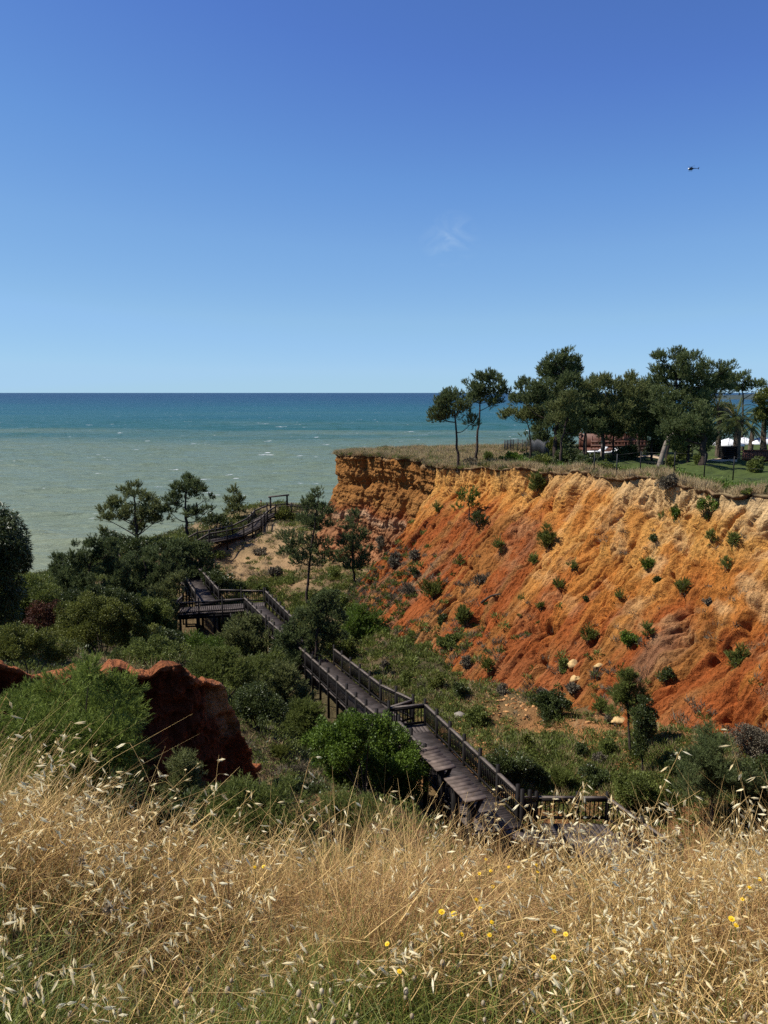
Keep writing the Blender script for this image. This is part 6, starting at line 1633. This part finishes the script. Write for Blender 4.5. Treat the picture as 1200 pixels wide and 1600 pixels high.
for i, (px, py, t, lab) in enumerate((
  (690,1425,1.62,'left flower of the bright yellow pair in the middle of the bank'),(709,1428,1.62,'right flower of the bright yellow pair in the middle of the bank'),
  (751,1419,1.66,'bright yellow flower just right of the pair'),(744,1406,1.70,'orange yellow flower above right of the pair'),(721,1460,1.55,'yellow flower below right of the pair'),
  (605,1475,1.5,'small orange flower left of and below the yellow pair'),(624,1518,1.4,'orange flower lowest in the middle of the bank'),
  (765,1461,1.54,'small orange yellow flower right of the one below the pair'),(768,1441,1.6,'small yellow flower between two straw stems right of the pair'),
  (759,1343,1.95,'yellow flower near the boardwalk end of the bank'),(767,1361,1.9,'yellow flower just below the one near the boardwalk end'),(749,1365,1.9,'dull yellow flower left of its neighbour near the boardwalk end'),
  (770,1385,1.8,'yellow flower in the middle distance above the bright pair'),(795,1355,1.95,'faint yellow flower head left of the pale oats'),(838,1352,1.95,'upper yellow flower in a cluster among the pale oats'),(840,1362,1.92,'lower yellow flower in a cluster among the pale oats'),
  (866,1455,1.55,'yellow flower in the right half of the bank, left of two'),(884,1460,1.55,'yellow flower in the right half of the bank, right of two'),(865,1496,1.45,'tiny yellow flower below the two in the right half'),
  (1143,1436,1.6,'brightest yellow flower at the right of the bank'),(1150,1446,1.58,'small orange flower touching the brightest at the right'),(1160,1405,1.7,'pale yellow flower above the brightest at the right'),(1171,1387,1.78,'yellow flower in pale oats near the right edge'),(1187,1374,1.85,'yellow flower highest near the right edge'),
  (398,1355,1.85,'small yellow flower in the left half of the bank beside the dry thistle'),(412,1354,1.85,'second small yellow flower right of the dry thistle'),
  )): flower(lab, px, py, t, random.uniform(.007, .0085) if i not in (0, 1, 19) else .0105)

# ------------------------------------------------------------------ helicopter over the coast
hc = P(1080, 264, 760); heli = empty('helicopter', hc, 'small dark helicopter flying high over the coast', 'helicopter')
M_HELI = plain('dark_blue_paint', (.012, .018, .035), .4, .1, 1); M_HW = plain('white_paint', (.7, .7, .72), .35, .05, 1)
def hp(x, y, z): return hc + np.array((x, y, z))
st = [(-3.0, .25, -.35), (-2.6, .75, -.2), (-1.6, 1.15, 0), (-.2, 1.25, .1), (1.2, 1.0, .25), (2.2, .45, .45)]
V, F = tube([hp(a, 0, c) for a, b, c in st], [b for a, b, c in st], 12); mk('fuselage', V, np.concatenate([F]), M_HELI, heli, smooth=True)
V, F = tube([hp(-3.25, 0, -.30), hp(-2.95, 0, -.15), hp(-2.3, 0, .05)], [.12, .55, .9], 12); mk('nose_canopy', V, F, M_HW, heli, smooth=True)
V, F = tube([hp(-1.0, 0, 1.0), hp(.4, 0, 1.25), hp(1.3, 0, 1.0)], [.35, .55, .25], 10); mk('engine_housing', V, F, M_HELI, heli, smooth=True)
V, F = tube([hp(1.8, 0, .5), hp(7.2, 0, .55)], [.38, .17], 10); mk('tail_boom', V, F, M_HELI, heli, smooth=True)
mk('tail_fin', *beam(hp(6.9, 0, -.3), hp(7.6, 0, 1.7), .12, .7, (1, 0, 0)), M_HELI, heli)
for k in range(2):
    a = .5 + k * math.pi / 2; v = np.array((math.cos(a), 0, math.sin(a))) * .85
    mk('tail_rotor_blade', *beam(hp(7.25, -.25, .65) - v, hp(7.25, -.25, .65) + v, .05, .14, (0, 1, 0)), M_METAL, heli)
mk('rotor_mast', *tube([hp(.1, 0, 1.4), hp(.1, 0, 2.05)], .14, 8), M_METAL, heli)
for k in range(4):
    a = .35 + k * math.pi / 2; v = np.array((math.cos(a), math.sin(a), .03)) * 4.9
    mk('rotor_blade', *beam(hp(.1, 0, 2.05), hp(.1, 0, 2.05) + v, .28, .05), M_METAL, heli)
for sy_ in (-1, 1):
    sk = MB().add(*tube(smooth_path([hp(-2.7, sy_, -1.55), hp(-2.3, sy_, -1.8), hp(1.3, sy_, -1.8)], 8), .07, 6))
    for x in (-1.6, .6): sk.add(*tube([hp(x, sy_ * .5, -.8), hp(x, sy_, -1.8)], .06, 6))
    sk.build('landing_skid', M_METAL, heli)
